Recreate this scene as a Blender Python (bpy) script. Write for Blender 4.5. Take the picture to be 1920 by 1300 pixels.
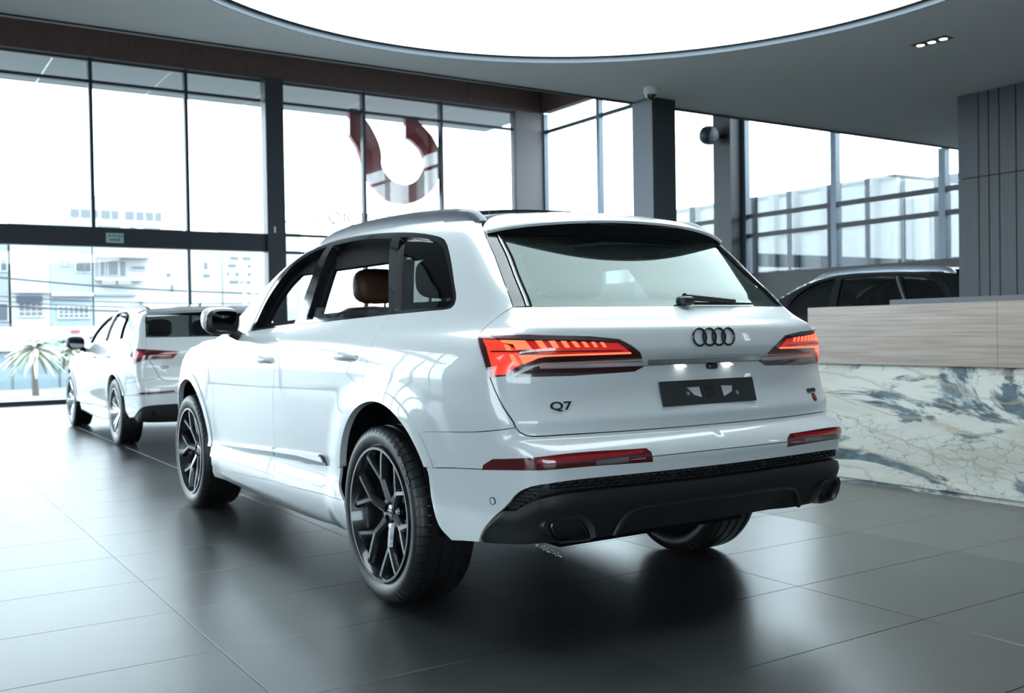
import bpy, math, random
import numpy as np
from mathutils import Vector, Matrix
from mathutils.geometry import delaunay_2d_cdt
random.seed(7); rng = np.random.default_rng(7)
for o in list(bpy.data.objects): bpy.data.objects.remove(o)
sc = bpy.context.scene
COL = sc.collection
PI = math.pi

# ------------------------------------------------------------------ camera (35 mm lens, eye 1.16 m above the floor)
cam_d = bpy.data.cameras.new('camera'); cam = bpy.data.objects.new('camera', cam_d); COL.objects.link(cam)
cam_d.sensor_width = 36.0; cam_d.lens = 36.0 * 1874.7 / 1920.0; cam_d.clip_end = 500
YAW, PITCH, ROLL = .5724, -.0159, -.0165
fw = Vector((math.cos(PITCH)*math.cos(YAW), -math.cos(PITCH)*math.sin(YAW), math.sin(PITCH)))
rt = fw.cross(Vector((0, 0, 1))).normalized(); up = rt.cross(fw)
rt2 = rt*math.cos(ROLL) + up*math.sin(ROLL); up2 = -rt*math.sin(ROLL) + up*math.cos(ROLL)
M = Matrix((rt2, up2, -fw)).transposed().to_4x4(); M.translation = Vector((-3.9276, 2.7934, 1.1628))
cam.matrix_world = M
cam_d.dof.use_dof = True; cam_d.dof.focus_distance = 3.75; cam_d.dof.aperture_fstop = 4.0
sc.camera = cam

# ------------------------------------------------------------------ sky and exposure
SKY = 8.0
w = bpy.data.worlds.new('sky'); sc.world = w; w.use_nodes = True
bg = w.node_tree.nodes['Background']; bg.inputs[0].default_value = (.79, .90, 1.0, 1); bg.inputs[1].default_value = SKY
sc.view_settings.view_transform = 'Standard'; sc.view_settings.look = 'None'
sc.view_settings.exposure = 0.15; sc.view_settings.gamma = 1.0; sc.view_settings.use_curve_mapping = False
sc.cycles.use_denoising = True
sc.cycles.max_bounces = 10; sc.cycles.diffuse_bounces = 5; sc.cycles.glossy_bounces = 5; sc.cycles.transparent_max_bounces = 24
sc.cycles.caustics_reflective = False; sc.cycles.caustics_refractive = False; sc.cycles.sample_clamp_indirect = 6.0
CEIL_LIGHT = 5.0      # radiance of the round luminous ceiling

# ------------------------------------------------------------------ materials
MATS = {}
def mat(name, col, rough=.5, metal=0., spec=.5, coat=0., coat_rough=.03, emis=None, estr=0., noise=None, bump=None, aniso=None):
    m = bpy.data.materials.new(name); m.use_nodes = True; nt = m.node_tree; b = nt.nodes['Principled BSDF']
    b.inputs['Base Color'].default_value = (*col, 1); b.inputs['Roughness'].default_value = rough
    b.inputs['Metallic'].default_value = metal; b.inputs['Specular IOR Level'].default_value = spec
    b.inputs['Coat Weight'].default_value = coat; b.inputs['Coat Roughness'].default_value = coat_rough
    if emis: b.inputs['Emission Color'].default_value = (*emis, 1); b.inputs['Emission Strength'].default_value = estr
    if noise or bump:
        tc = nt.nodes.new('ShaderNodeTexCoord'); mp = nt.nodes.new('ShaderNodeMapping'); nt.links.new(tc.outputs['Object'], mp.inputs[0])
    if noise:   # (scale, amount, (sx,sy,sz))
        n = nt.nodes.new('ShaderNodeTexNoise'); n.inputs['Scale'].default_value = noise[0]; n.inputs['Detail'].default_value = 5
        if len(noise) > 2: mp.inputs['Scale'].default_value = noise[2]
        nt.links.new(mp.outputs[0], n.inputs['Vector'])
        r = nt.nodes.new('ShaderNodeValToRGB'); a = noise[1]
        r.color_ramp.elements[0].position = .3; r.color_ramp.elements[1].position = .7
        r.color_ramp.elements[0].color = (*[c*(1-a) for c in col], 1); r.color_ramp.elements[1].color = (*[min(1, c*(1+a)) for c in col], 1)
        nt.links.new(n.outputs['Fac'], r.inputs[0]); nt.links.new(r.outputs[0], b.inputs['Base Color'])
    if bump:    # (scale, strength, distance)
        n2 = nt.nodes.new('ShaderNodeTexNoise'); n2.inputs['Scale'].default_value = bump[0]; n2.inputs['Detail'].default_value = 3
        nt.links.new(tc.outputs['Object'], n2.inputs['Vector'])
        bp = nt.nodes.new('ShaderNodeBump'); bp.inputs['Strength'].default_value = bump[1]; bp.inputs['Distance'].default_value = bump[2]
        nt.links.new(n2.outputs['Fac'], bp.inputs['Height']); nt.links.new(bp.outputs[0], b.inputs['Normal'])
    MATS[name] = m; return m
def glass(name, tint, f0=.045, refl=(1, 1, 1), body=None, body_fac=0., rough=0.):
    """thin pane: clear or tinted see-through plus a Schlick mirror"""
    m = bpy.data.materials.new(name); m.use_nodes = True; nt = m.node_tree; nt.nodes.clear()
    out = nt.nodes.new('ShaderNodeOutputMaterial'); tr = nt.nodes.new('ShaderNodeBsdfTransparent'); gl = nt.nodes.new('ShaderNodeBsdfGlossy')
    tr.inputs[0].default_value = (*tint, 1); gl.inputs['Color'].default_value = (*refl, 1); gl.inputs['Roughness'].default_value = rough
    lw = nt.nodes.new('ShaderNodeLayerWeight'); lw.inputs['Blend'].default_value = .5
    pw = nt.nodes.new('ShaderNodeMath'); pw.operation = 'POWER'; pw.inputs[1].default_value = 5
    ma = nt.nodes.new('ShaderNodeMath'); ma.operation = 'MULTIPLY_ADD'; ma.inputs[1].default_value = 1-f0; ma.inputs[2].default_value = f0
    nt.links.new(lw.outputs['Facing'], pw.inputs[0]); nt.links.new(pw.outputs[0], ma.inputs[0])
    mx = nt.nodes.new('ShaderNodeMixShader'); nt.links.new(ma.outputs[0], mx.inputs[0])
    src = tr
    if body:
        df = nt.nodes.new('ShaderNodeBsdfDiffuse'); df.inputs[0].default_value = (*body, 1)
        m2 = nt.nodes.new('ShaderNodeMixShader'); m2.inputs[0].default_value = body_fac
        nt.links.new(tr.outputs[0], m2.inputs[1]); nt.links.new(df.outputs[0], m2.inputs[2]); src = m2
    nt.links.new(src.outputs[0], mx.inputs[1]); nt.links.new(gl.outputs[0], mx.inputs[2]); nt.links.new(mx.outputs[0], out.inputs[0])
    MATS[name] = m; return m

mat('paint', (.62, .645, .66), .28, spec=.5, coat=1., coat_rough=.015)
mat('paint_grey_white', (.60, .62, .63), .3, coat=1., coat_rough=.02)
mat('paint_black', (.006, .007, .009), .2, coat=1., coat_rough=.01)
mat('gloss_black', (.008, .008, .010), .08, spec=.5, coat=.6)
mat('satin_black', (.013, .014, .016), .38, spec=.45)
mat('plastic_black', (.009, .010, .011), .5, spec=.3, bump=(900, .15, .0006))
mat('liner', (.004, .004, .005), .9, spec=.1)
mat('cabin_dark', (.006, .006, .007), .8, spec=.15)
mat('leather', (.17, .075, .048), .45, spec=.4, bump=(300, .2, .001))
mat('leather_dark', (.02, .016, .015), .5, spec=.4)
mat('chrome', (.62, .65, .68), .12, metal=1.)
mat('satin_grey', (.09, .10, .115), .4, metal=.5); mat('blade_grey', (.33, .36, .37), .3, coat=.5); mat('strip_metal', (.26, .28, .29), .2, metal=1.)
mat('rubber', (.012, .012, .013), .40, spec=.45)
mat('rim_black', (.030, .033, .037), .22, metal=.6, spec=.5, coat=.8, coat_rough=.05)
mat('rim_silver', (.62, .64, .66), .25, metal=.9)
mat('disc', (.25, .25, .26), .35, metal=1.)
mat('lamp_base', (.030, .002, .003), .12, spec=.5, coat=1.)
mat('lamp_mid', (.16, .006, .006), .15, coat=1., emis=(1., .02, .012), estr=.45)
mat('lamp_hot', (.5, .08, .04), .2, emis=(1., .155, .065), estr=2.1)
mat('lamp_warm', (.45, .03, .02), .2, emis=(1., .055, .022), estr=.95)
mat('reflector_red', (.075, .003, .006), .1, spec=.5, coat=1.)
mat('reflector_bright', (.28, .008, .012), .12, coat=1.)
mat('reflector_clear', (.11, .10, .11), .15, coat=1., bump=(500, .5, .001))
mat('plate_lamp', (.8, .8, .8), .3, emis=(1., .96, .9), estr=6.)
mat('badge_black', (.012, .016, .018), .25, coat=.5)
mat('bracket', (.016, .018, .019), .6)
mat('screw', (.55, .55, .52), .3, metal=1.)
mat('sticker_red', (.30, .03, .015), .4)
mat('mirror_glass', (.5, .5, .52), .02, metal=1.)
mat('chrome_dark', (.10,.11,.125), .15, metal=1.); mat('paint_cup', (.62,.66,.68), .3, coat=1.)
glass('car_glass', (.80, .84, .83))
glass('privacy_glass', (.055, .06, .06), .05)
glass('tail_glass', (.34, .41, .39), .065, refl=(.88, 1., .97), body=(.10, .13, .125), body_fac=.10)
glass('lamp_lens', (.97, .80, .80), .045)
glass('pane', (.93, .965, .96), .05)

mat('floor_dark', (.028, .031, .031), .30, spec=1., noise=(2.2, .22), bump=(230, .22, .0016))
mat('floor_light', (.066, .069, .063), .42, spec=.4, noise=(2.0, .08), bump=(200, .1, .001))
mat('grout', (.006, .006, .007), .9)
mat('ceiling_grey', (.86, .875, .88), .85, spec=.2)
mat('ceiling_white', (.62, .66, .69), .85, spec=.2)
mat('edge_dark', (.018, .020, .023), .5)
mat('frame_dark', (.020, .025, .031), .42, spec=.4)
mat('frame_grey', (.115, .14, .165), .40, metal=.5)
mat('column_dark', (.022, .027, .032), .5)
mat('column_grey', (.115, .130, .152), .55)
mat('pillar_plaster', (.22, .205, .215), .8)
mat('wood', (.085, .044, .036), .6, noise=(6, .35, (14, 14, .7)))
mat('panel_grey', (.064, .070, .083), .5, noise=(5, .10, (12, 12, .6)))
mat('panel_joint', (.008, .008, .009), .8)
mat('disc_light', (1, 1, 1), .5, emis=(.82, .955, 1.), estr=CEIL_LIGHT)
mat('lamp_on', (1, .9, .7), .5, emis=(1., .86, .62), estr=14.)
mat('ivory', (.62, .64, .62), .5)
mat('sign_plate', (.34, .47, .46), .4)
mat('sign_ink', (.05, .11, .10), .5)
mat('wall_back_paint', (.62, .66, .67), .8)

# ------------------------------------------------------------------ mesh helpers
class MB:
    def __init__(s): s.v = []; s.f = []
    def add(s, V, F):
        k = len(s.v); s.v.extend([tuple(map(float, p)) for p in V]); s.f.extend([tuple(i+k for i in f) for f in F]); return s
    def box(s, x0, x1, y0, y1, z0, z1):
        return s.add([(x0,y0,z0),(x1,y0,z0),(x1,y1,z0),(x0,y1,z0),(x0,y0,z1),(x1,y0,z1),(x1,y1,z1),(x0,y1,z1)],
                     [(0,3,2,1),(4,5,6,7),(0,1,5,4),(1,2,6,5),(2,3,7,6),(3,0,4,7)])
    def bbox(s, x0, x1, y0, y1, z0, z1, b):
        """box with chamfered edges"""
        V = []; idx = {}
        for i, x in enumerate((x0, x1)):
            for j, y in enumerate((y0, y1)):
                for k, z in enumerate((z0, z1)):
                    sx, sy, sz = (1-2*i)*b, (1-2*j)*b, (1-2*k)*b
                    for a, p in enumerate(((x, y+sy, z+sz), (x+sx, y, z+sz), (x+sx, y+sy, z))):
                        idx[i,j,k,a] = len(V); V.append(p)
        F = []
        g = idx
        for i in (0, 1):
            q = [g[i,0,0,0], g[i,1,0,0], g[i,1,1,0], g[i,0,1,0]]; F.append(q if i else q[::-1])
            q = [g[0,i,0,1], g[1,i,0,1], g[1,i,1,1], g[0,i,1,1]]; F.append(q[::-1] if i else q)
            q = [g[0,0,i,2], g[1,0,i,2], g[1,1,i,2], g[0,1,i,2]]; F.append(q if i else q[::-1])
        for i in (0, 1):
            for j in (0, 1):
                F.append([g[i,j,0,0], g[i,j,1,0], g[i,j,1,1], g[i,j,0,1]] if (i+j) % 2 == 0 else [g[i,j,0,1], g[i,j,1,1], g[i,j,1,0], g[i,j,0,0]])
                F.append([g[i,0,j,0], g[i,0,j,2], g[i,1,j,2], g[i,1,j,0]] if (i+j) % 2 == 0 else [g[i,1,j,0], g[i,1,j,2], g[i,0,j,2], g[i,0,j,0]])
                F.append([g[0,i,j,1], g[1,i,j,1], g[1,i,j,2], g[0,i,j,2]] if (i+j) % 2 == 0 else [g[0,i,j,2], g[1,i,j,2], g[1,i,j,1], g[0,i,j,1]])
                for k in (0, 1):
                    t = [g[i,j,k,0], g[i,j,k,1], g[i,j,k,2]]; F.append(t if (i+j+k) % 2 == 1 else t[::-1])
        return s.add(V, F)
    def cyl(s, p0, p1, r0, r1=None, n=20, caps=True):
        p0 = np.array(p0, float); p1 = np.array(p1, float); r1 = r0 if r1 is None else r1
        d = p1-p0; d = d/np.linalg.norm(d); a = np.cross(d, [0, 0, 1.] if abs(d[2]) < .9 else [1., 0, 0]); a /= np.linalg.norm(a); b = np.cross(d, a)
        V = []
        for p, r in ((p0, r0), (p1, r1)):
            for i in range(n): t = 2*PI*i/n; V.append(p+r*(math.cos(t)*a+math.sin(t)*b))
        F = [(i, (i+1) % n, n+(i+1) % n, n+i) for i in range(n)]
        if caps: F += [tuple(range(n))[::-1], tuple(range(n, 2*n))]
        return s.add(V, F)
    def lathe(s, prof, axis='y', n=48, c=(0, 0, 0), closed=False):
        """prof: (along axis, radius)"""
        V = []
        for i in range(n):
            t = 2*PI*i/n; ct, st = math.cos(t), math.sin(t)
            for a, r in prof:
                p = (r*ct, a, r*st) if axis == 'y' else ((a, r*ct, r*st) if axis == 'x' else (r*ct, r*st, a))
                V.append((p[0]+c[0], p[1]+c[1], p[2]+c[2]))
        m = len(prof); F = []
        for i in range(n):
            for j in range(m if closed else m-1):
                a0 = i*m+j; a1 = i*m+(j+1) % m; b0 = ((i+1) % n)*m+j; b1 = ((i+1) % n)*m+(j+1) % m
                F.append((a0, b0, b1, a1) if axis == 'y' else (a0, a1, b1, b0))
        return s.add(V, F)
    def tube(s, pts, r, n=10, closed=False, flat=None):
        P = [np.array(p, float) for p in pts]; m = len(P); V = []; prev = None
        for i in range(m):
            d = (P[(i+1) % m]-P[i-1]) if closed else (P[min(i+1, m-1)]-P[max(i-1, 0)])
            d = d/np.linalg.norm(d)
            if prev is None: a = np.cross(d, [0, 0, 1.] if abs(d[2]) < .9 else [1., 0, 0])
            else: a = prev-d*np.dot(prev, d)
            a /= np.linalg.norm(a); prev = a; b = np.cross(d, a); rr = r[i] if hasattr(r, '__len__') else r
            for k in range(n): t = 2*PI*k/n; V.append(P[i]+rr*(math.cos(t)*a+math.sin(t)*b))
        F = [(i*n+k, i*n+(k+1) % n, ((i+1) % m)*n+(k+1) % n, ((i+1) % m)*n+k) for i in range(m if closed else m-1) for k in range(n)]
        if not closed: F += [tuple(range(n))[::-1], tuple(range((m-1)*n, m*n))]
        return s.add(V, F)
    def prism(s, poly, fn0, fn1):
        """polygon (u,v) between two placing functions"""
        n = len(poly); V = [fn0(*p) for p in poly]+[fn1(*p) for p in poly]
        F = [(i, (i+1) % n, n+(i+1) % n, n+i) for i in range(n)]
        tris = delaunay_2d_cdt([Vector(p) for p in poly], [(i, (i+1) % n) for i in range(n)], [tuple(range(n))], 1, 1e-7)
        if len(tris[0]) == n:
            for t in tris[2]: F.append(tuple(t)[::-1]); F.append(tuple(i+n for i in t))
        else: F += [tuple(range(n))[::-1], tuple(range(n, 2*n))]
        return s.add(V, F)
    def rbox(s, c, size, e=4., n=10):
        """soft superellipsoid block (cushions)"""
        V = []; F = []; nu, nv = 2*n, n
        sg = lambda q, p: math.copysign(abs(q)**p, q)
        for j in range(nv+1):
            ph = -PI/2+PI*j/nv
            for i in range(nu):
                th = 2*PI*i/nu; k = 2/e
                V.append((c[0]+size[0]/2*sg(math.cos(ph), k)*sg(math.cos(th), k), c[1]+size[1]/2*sg(math.cos(ph), k)*sg(math.sin(th), k), c[2]+size[2]/2*sg(math.sin(ph), k)))
        for j in range(nv):
            for i in range(nu): F.append((j*nu+i, j*nu+(i+1) % nu, (j+1)*nu+(i+1) % nu, (j+1)*nu+i))
        return s.add(V, F)
    def xf(s, Mx):
        s.v = [tuple(Mx @ Vector(p)) for p in s.v]; return s
    def mesh(s, name, m, sharp=30):
        me = bpy.data.meshes.new(name); me.from_pydata(s.v, [], s.f); me.validate(); me.update()
        if m: me.materials.append(MATS[m] if isinstance(m, str) else m)
        if sharp:
            me.polygons.foreach_set('use_smooth', [True]*len(me.polygons)); me.set_sharp_from_angle(angle=math.radians(sharp))
        return me
    def obj(s, name, m, parent=None, sharp=30): return link(name, s.mesh(name, m, sharp), parent)
def link(name, me, parent=None, loc=None):
    o = bpy.data.objects.new(name, me); COL.objects.link(o)
    if parent is not None: o.parent = parent
    if loc is not None: o.location = loc
    return o
def tag(o, label, cat, group=None):
    o['label'] = label; o['category'] = cat
    if group: o['group'] = group
    return o
def struct(o, label=None):
    o['kind'] = 'structure'
    if label: o['label'] = label
    return o
def empty(name, loc=(0, 0, 0), rz=0.):
    o = bpy.data.objects.new(name, None); COL.objects.link(o); o.location = loc; o.rotation_euler = (0, 0, rz); return o
def text_mesh(body, size, depth=0., name='text', bold=0.):
    cu = bpy.data.curves.new(name, 'FONT'); cu.body = body; cu.size = size; cu.extrude = depth; cu.align_x = 'CENTER'; cu.align_y = 'CENTER'; cu.offset = bold; cu.resolution_u = 4
    o = bpy.data.objects.new(name, cu); COL.objects.link(o)
    dg = bpy.context.evaluated_depsgraph_get(); me = bpy.data.meshes.new_from_object(o.evaluated_get(dg))
    bpy.data.objects.remove(o); bpy.data.curves.remove(cu); return me
def copy_tree(o, parent=None):
    c = o.copy(); COL.objects.link(c)
    if parent is not None: c.parent = parent
    for ch in list(o.children): copy_tree(ch, c)
    return c
# ================================================================== THE ROOM
XF, YR, YL, XB, XE = 15.4, -10.65, 9.0, -9.0, 4.42     # front glazing, right glazing, left wall, back wall, low-ceiling edge
ZC, ZT = 3.6, 6.9                                      # low ceiling, high ceiling
# ---- floor: dark and pale 0.63 x 1.20 m tiles on a grout bed
fl = MB().box(XB, XF, YR, YL, -.30, -.004).obj('floor', 'grout'); struct(fl)
TX, TY, GX, GY = .631, 1.197, 1.02, 1.723
def tile_mesh(name, m):
    a, b, g, c = TX/2, TY/2, .0013, .0012
    mb = MB(); mb.add([(-a+g,-b+g,-.01),(a-g,-b+g,-.01),(a-g,b-g,-.01),(-a+g,b-g,-.01),(-a+g,-b+g,-c),(a-g,-b+g,-c),(a-g,b-g,-c),(-a+g,b-g,-c),(-a+g+c,-b+g+c,0),(a-g-c,-b+g+c,0),(a-g-c,b-g-c,0),(-a+g+c,b-g-c,0)],
        [(0,1,5,4),(1,2,6,5),(2,3,7,6),(3,0,4,7),(4,5,9,8),(5,6,10,9),(6,7,11,10),(7,4,8,11),(8,9,10,11)])
    return mb.mesh(name, m, 0)
tm_d, tm_l = tile_mesh('floor_tile', 'floor_dark'), tile_mesh('floor_tile', 'floor_light')
rest = {'floor_dark': MB(), 'floor_light': MB()}
for i in range(-16, 24):
    for j in range(-11, 7):
        cx, cy = GX+(i-.5)*TX, GY+(j+.5)*TY
        if not (XB < cx-.3 and cx+.3 < XF and YR < cy-.55 and cy+.6 < YL): continue
        dark = cy > GY-3*TY
        near = (-5 <= i <= 19 and -3 <= j <= 0) or (-3 <= i <= 16 and -6 <= j <= -4)
        if near: link('floor_tile', tm_d if dark else tm_l, fl, (cx, cy, 0))
        else:
            src = tm_d if dark else tm_l
            rest['floor_dark' if dark else 'floor_light'].add([(v.co.x+cx, v.co.y+cy, v.co.z) for v in src.vertices], [tuple(p.vertices) for p in src.polygons])
for k, mb in rest.items():
    o = mb.obj('tile_field', k, fl, 0); o['kind'] = 'stuff'

# ---- low ceiling with its round opening
def slab_with_hole(x0, x1, y0, y1, c, r, z0, z1, n=128):
    mb = MB(); outer = [(x0,y0),(x1,y0),(x1,y1),(x0,y1)]; circ = [(c[0]+r*math.cos(2*PI*i/n), c[1]+r*math.sin(2*PI*i/n)) for i in range(n)]
    pts = [Vector(p) for p in outer+circ]; ed = [(i, (i+1) % 4) for i in range(4)]+[(4+i, 4+(i+1) % n) for i in range(n)]
    V, E, F = delaunay_2d_cdt(pts, ed, [], 0, 1e-6)[:3]
    tri = []
    for f in F:
        m = sum((V[i] for i in f), Vector((0, 0)))/len(f)
        if math.hypot(m.x-c[0], m.y-c[1]) > r*.9995*math.cos(PI/n): tri.append(tuple(f))
    k = len(V)
    mb.add([(v.x, v.y, z0) for v in V]+[(v.x, v.y, z1) for v in V], [f[::-1] for f in tri]+[tuple(i+k for i in f) for f in tri])
    for loop, inv in ((outer, False), (circ, True)):
        m = len(loop); vv = [(x, y, z0) for x, y in loop]+[(x, y, z1) for x, y in loop]
        mb.add(vv, [(i, (i+1) % m, m+(i+1) % m, m+i) if not inv else (m+i, m+(i+1) % m, (i+1) % m, i) for i in range(m)])
    return mb
CC, CR = (.89, -1.08), 3.015
cl = slab_with_hole(XB, XE, YR, YL, CC, CR, ZC, ZC+.34).obj('ceiling', 'ceiling_grey', None, 20); struct(cl)
MB().lathe([(ZC-.004, CR+.012), (ZC-.004, CR-.002), (ZC+.055, CR-.002), (ZC+.055, CR+.012)], 'z', 128, (CC[0], CC[1], 0), True).obj('opening_trim', 'frame_grey', cl)
e = empty('ceiling_light', (CC[0], CC[1], ZC)); tag(e, 'huge round luminous white ceiling panel above the white cars', 'light')
MB().cyl((0, 0, .045), (0, 0, .075), CR-.02, n=128).obj('diffuser', 'disc_light', e)
MB().lathe([(.04, CR-.045), (.04, CR-.012), (.09, CR-.012), (.09, CR-.045)], 'z', 128, closed=True).obj('frame', 'edge_dark', e)
t = MB().box(XE, XE+.05, YR, YL, ZC-.015, ZC+.05).obj('trim_1', 'edge_dark'); struct(t)
t = MB().box(XE+.001, XE+.12, YR, YL, ZC+.05, ZT).obj('wall_upper', 'ceiling_white'); struct(t)
c2 = MB().box(XE, XF+.2, YR, YL, ZT, ZT+.2).obj('ceiling_high', 'ceiling_white'); struct(c2)
MB().box(XF-1.2, XF-1.17, YR, YL, ZT-.03, ZT-.001).obj('ceiling_channel', 'edge_dark', c2)

# ---- front glazing
wf = empty('wall_front', (XF, 0, 0)); struct(wf)
def wpart(name, m, p, *b):
    mb = MB()
    for q in b: mb.box(*q)
    o = mb.obj(name, m, p, 20); o.matrix_parent_inverse = Matrix.Translation(p.location).inverted() if p.location.length else Matrix(); return o
ys = [9.0, 7.77, 6.08, 4.39, 2.70, 1.01, -.68, -2.37, -3.86, -4.23, -6.02, -7.87, -9.76]
k = 0
yb = np.linspace(YL, -9.8, 16)
for i in range(15): wpart('fascia_board', 'wood', wf, (XF-.10, XF+.10, yb[i+1]+.002, yb[i]-.002, 6.22, 6.745))
wpart('corner_pillar', 'pillar_plaster', wf, (XF-.06, XF+.12, -10.62, -9.80, 0, 6.22))
wpart('fascia_board', 'wood', wf, (XF-.10, XF+.10, -10.62, -9.802, 6.22, 6.745))
wpart('ceiling_band', 'ceiling_white', wf, (XF-.16, XF+.10, -10.62, YL, 6.75, ZT-.001))
wpart('fascia_reveal', 'pillar_plaster', wf, (XF-.085, XF+.10, -9.8, YL, 6.185, 6.218))
wpart('door_header', 'frame_dark', wf, (XF-.16, XF+.05, -3.86, YL, 2.80, 3.15))
wpart('entrance_column', 'frame_dark', wf, (XF-.22, XF+.06, -4.23, -3.86, 0, 6.22))
wpart('floor_track', 'edge_dark', wf, (XF-.07, XF+.06, -9.8, YL, 0, .07))
gx = XF-.002
def bay(n, y0, y1, zs, low):
    """one bay of glazing between two mullions: y0>y1"""
    w_ = empty('window_%d' % n, (XF, 0, 0)); struct(w_)
    m_ = .032
    if abs(y0-YL) > .01 and abs(y0+4.23) > .01: wpart('mullion', 'frame_dark', w_, (XF-.09, XF+.04, y0-m_, y0+m_, 3.15 if low else 0, 6.2))
    wpart('head_rail', 'frame_dark', w_, (XF-.06, XF+.04, y1+m_, y0-m_, 6.14, 6.19))
    for z in zs: wpart('transom', 'frame_dark', w_, (XF-.06, XF+.03, y1+m_, y0-m_, z-.028, z+.028))
    ez = [0.07 if not low else 3.15]+[z for z in zs]+[6.15]
    for a, b in zip(ez[:-1], ez[1:]): wpart('pane', 'pane', w_, (gx-.004, gx+.004, y1+.03, y0-.03, a+.02, b-.02))
n = 0
for y0, y1 in zip(ys[:-1], ys[1:]):
    if (y0, y1) == (-3.86, -4.23): continue
    n += 1; bay(n, y0, y1, [5.78] if y0 > -3.9 else [2.80, 3.15, 5.78], y0 > -3.9)
nwin = n
wpart('end_mullion', 'frame_dark', wf, (XF-.10, XF+.04, -9.80, -9.735, 0, 6.2))
d1 = empty('door_1', (XF, 0, 0)); struct(d1, 'frameless glass entrance doors under the dark header')
ds = [YL, 7.77, 6.08, 4.39, 2.70, 1.01, -2.37, -3.86]
for y0, y1 in zip(ds[:-1], ds[1:]):
    wpart('door_pane', 'pane', d1, (XF-.03, XF-.022, y1+.012, y0-.012, .08, 2.79))
    if y1 > -3.8: wpart('door_stile', 'frame_grey', d1, (XF-.06, XF, y1-.03, y1+.03, .07, 2.80))
# exit sign on the header
e = empty('header_sign', (XF-.16, -1.02, 2.96)); tag(e, 'small pale green plate sign fixed to the dark door header', 'sign')
o = MB().bbox(-.02, 0, -.15, .15, -.09, .09, .006).obj('plate', 'sign_plate', e)
for q in ((-.115, -.085, .025, .06), (-.07, -.04, .03, .05), (-.03, .0, .03, .06), (.01, .035, .03, .055), (.055, .08, .0, .06), (.105, .125, .01, .06), (-.10, .09, -.045, -.02)):
    MB().box(-.0225, -.0195, -q[1], -q[0], q[2], q[3]).obj('print_mark', 'sign_ink', o, 0)
e = MB().bbox(XF-.18, XF-.155, -.775, -.60, 2.94, 2.985, .005).obj('door_sensor', 'edge_dark'); tag(e, 'small black door sensor on header left of the sign', 'sensor')
e = MB().bbox(XF-.235, XF-.215, -4.02, -3.985, 3.17, 3.29, .004).obj('card_reader', 'ivory'); tag(e, 'small white reader fixed on the entrance column', 'reader')

# ---- right glazing
wr = empty('wall_right', (0, YR, 0)); struct(wr)
wpart('spandrel', 'column_dark', wr, (XB, XF, YR-.08, YR+.04, 0, 2.12))
xbd = np.linspace(5.0, XF-.1, 10)
for a, b in zip(xbd[:-1], xbd[1:]): wpart('fascia_board', 'wood', wr, (a+.002, b-.002, YR-.10, YR+.10, 6.22, ZT))
wpart('wall_head', 'frame_dark', wr, (XB, 5.0, YR-.10, YR+.10, 3.75, 4.2))
wpart('steel_column', 'frame_dark', wr, (9.06, 9.50, YR+.06, YR+.34, 0, 6.22))
xs = [XF-.06, 13.27, 11.3, 9.30, 9.02, 7.02, 5.05, 3.1, 1.2, -.7, -2.6, -4.5, -6.4, -8.9]
for x0, x1 in zip(xs[:-1], xs[1:]):
    if x0 == 9.30: continue
    n += 1; w_ = empty('window_%d' % n, (0, YR, 0)); struct(w_)
    zt = 6.2 if x0 > 5.06 else 3.75
    wpart('mullion', 'frame_grey', w_, (x0-.055, x0+.055, YR-.05, YR+.07, 2.12, zt))
    zz = [2.80, 3.15]+([5.78] if zt > 6 else [])
    for z in zz: wpart('transom', 'frame_dark', w_, (x1+.055, x0-.055, YR-.03, YR+.06, z-.035, z+.035))
    ez = [2.12]+zz+[zt]
    for a, b in zip(ez[:-1], ez[1:]): wpart('pane', 'pane', w_, (x1+.05, x0-.05, YR-.004, YR+.004, a+.02, b-.02))
# ---- left glazing and back wall (out of view): windows placed and sized to light the car
wl = empty('wall_left', (0, YL, 0)); struct(wl)
wpart('plinth', 'column_dark', wl, (8.7, XF, YL-.05, YL+.05, 0, .12)); wpart('head_band', 'wood', wl, (8.7, XF, YL-.1, YL+.1, 6.22, ZT))
wpart('plaster', 'wall_back_paint', wl, (XB, -3.4, YL, YL+.1, 0, ZC)); wpart('plaster', 'wall_back_paint', wl, (.4, XE, YL, YL+.1, 0, ZC)); wpart('plaster', 'wall_back_paint', wl, (-3.4, .4, YL, YL+.1, 3.3, ZC)); wpart('plaster', 'wall_back_paint', wl, (-3.4, .4, YL, YL+.1, 0, .35)); wpart('plaster', 'wall_back_paint', wl, (XE, 8.7, YL, YL+.1, 0, ZT))
xs = [-3.4, -1.5, .4]+list(np.linspace(8.75, XF-.05, 5))  # first two bays added for light on the bumper side and rear pillar
for x0, x1 in zip(xs[:-1], xs[1:]):
    if x0 == .4: continue
    hi_ = x0 > XE
    n += 1; w_ = empty('window_%d' % n, (0, YL, 0)); struct(w_); z0_, z1_ = (.1, 6.22) if hi_ else (.35, 3.3)
    wpart('mullion', 'frame_dark', w_, (x0-.04, x0+.04, YL-.09, YL+.04, z0_, z1_))
    for z in ((2.80, 3.15, 5.78) if hi_ else (2.80,)): wpart('transom', 'frame_dark', w_, (x0+.04, x1-.04, YL-.06, YL+.03, z-.03, z+.03))
    wpart('pane', 'pane', w_, (x0+.03, x1-.03, YL-.004, YL+.004, z0_+.02, z1_))
wb_ = empty('wall_back', (XB, 0, 0)); struct(wb_)
YB = 2.2  # edge of the unseen back windows, set for light on the tail
wpart('plaster', 'wall_back_paint', wb_, (XB-.1, XB, YR, YB, 0, ZC)); wpart('plaster', 'wall_back_paint', wb_, (XB-.1, XB, YB, YL, 3.2, ZC)); wpart('plaster', 'wall_back_paint', wb_, (XB-.1, XB, YB, YL, 0, .5))
ysb = np.linspace(YB, YL, 4)
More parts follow.
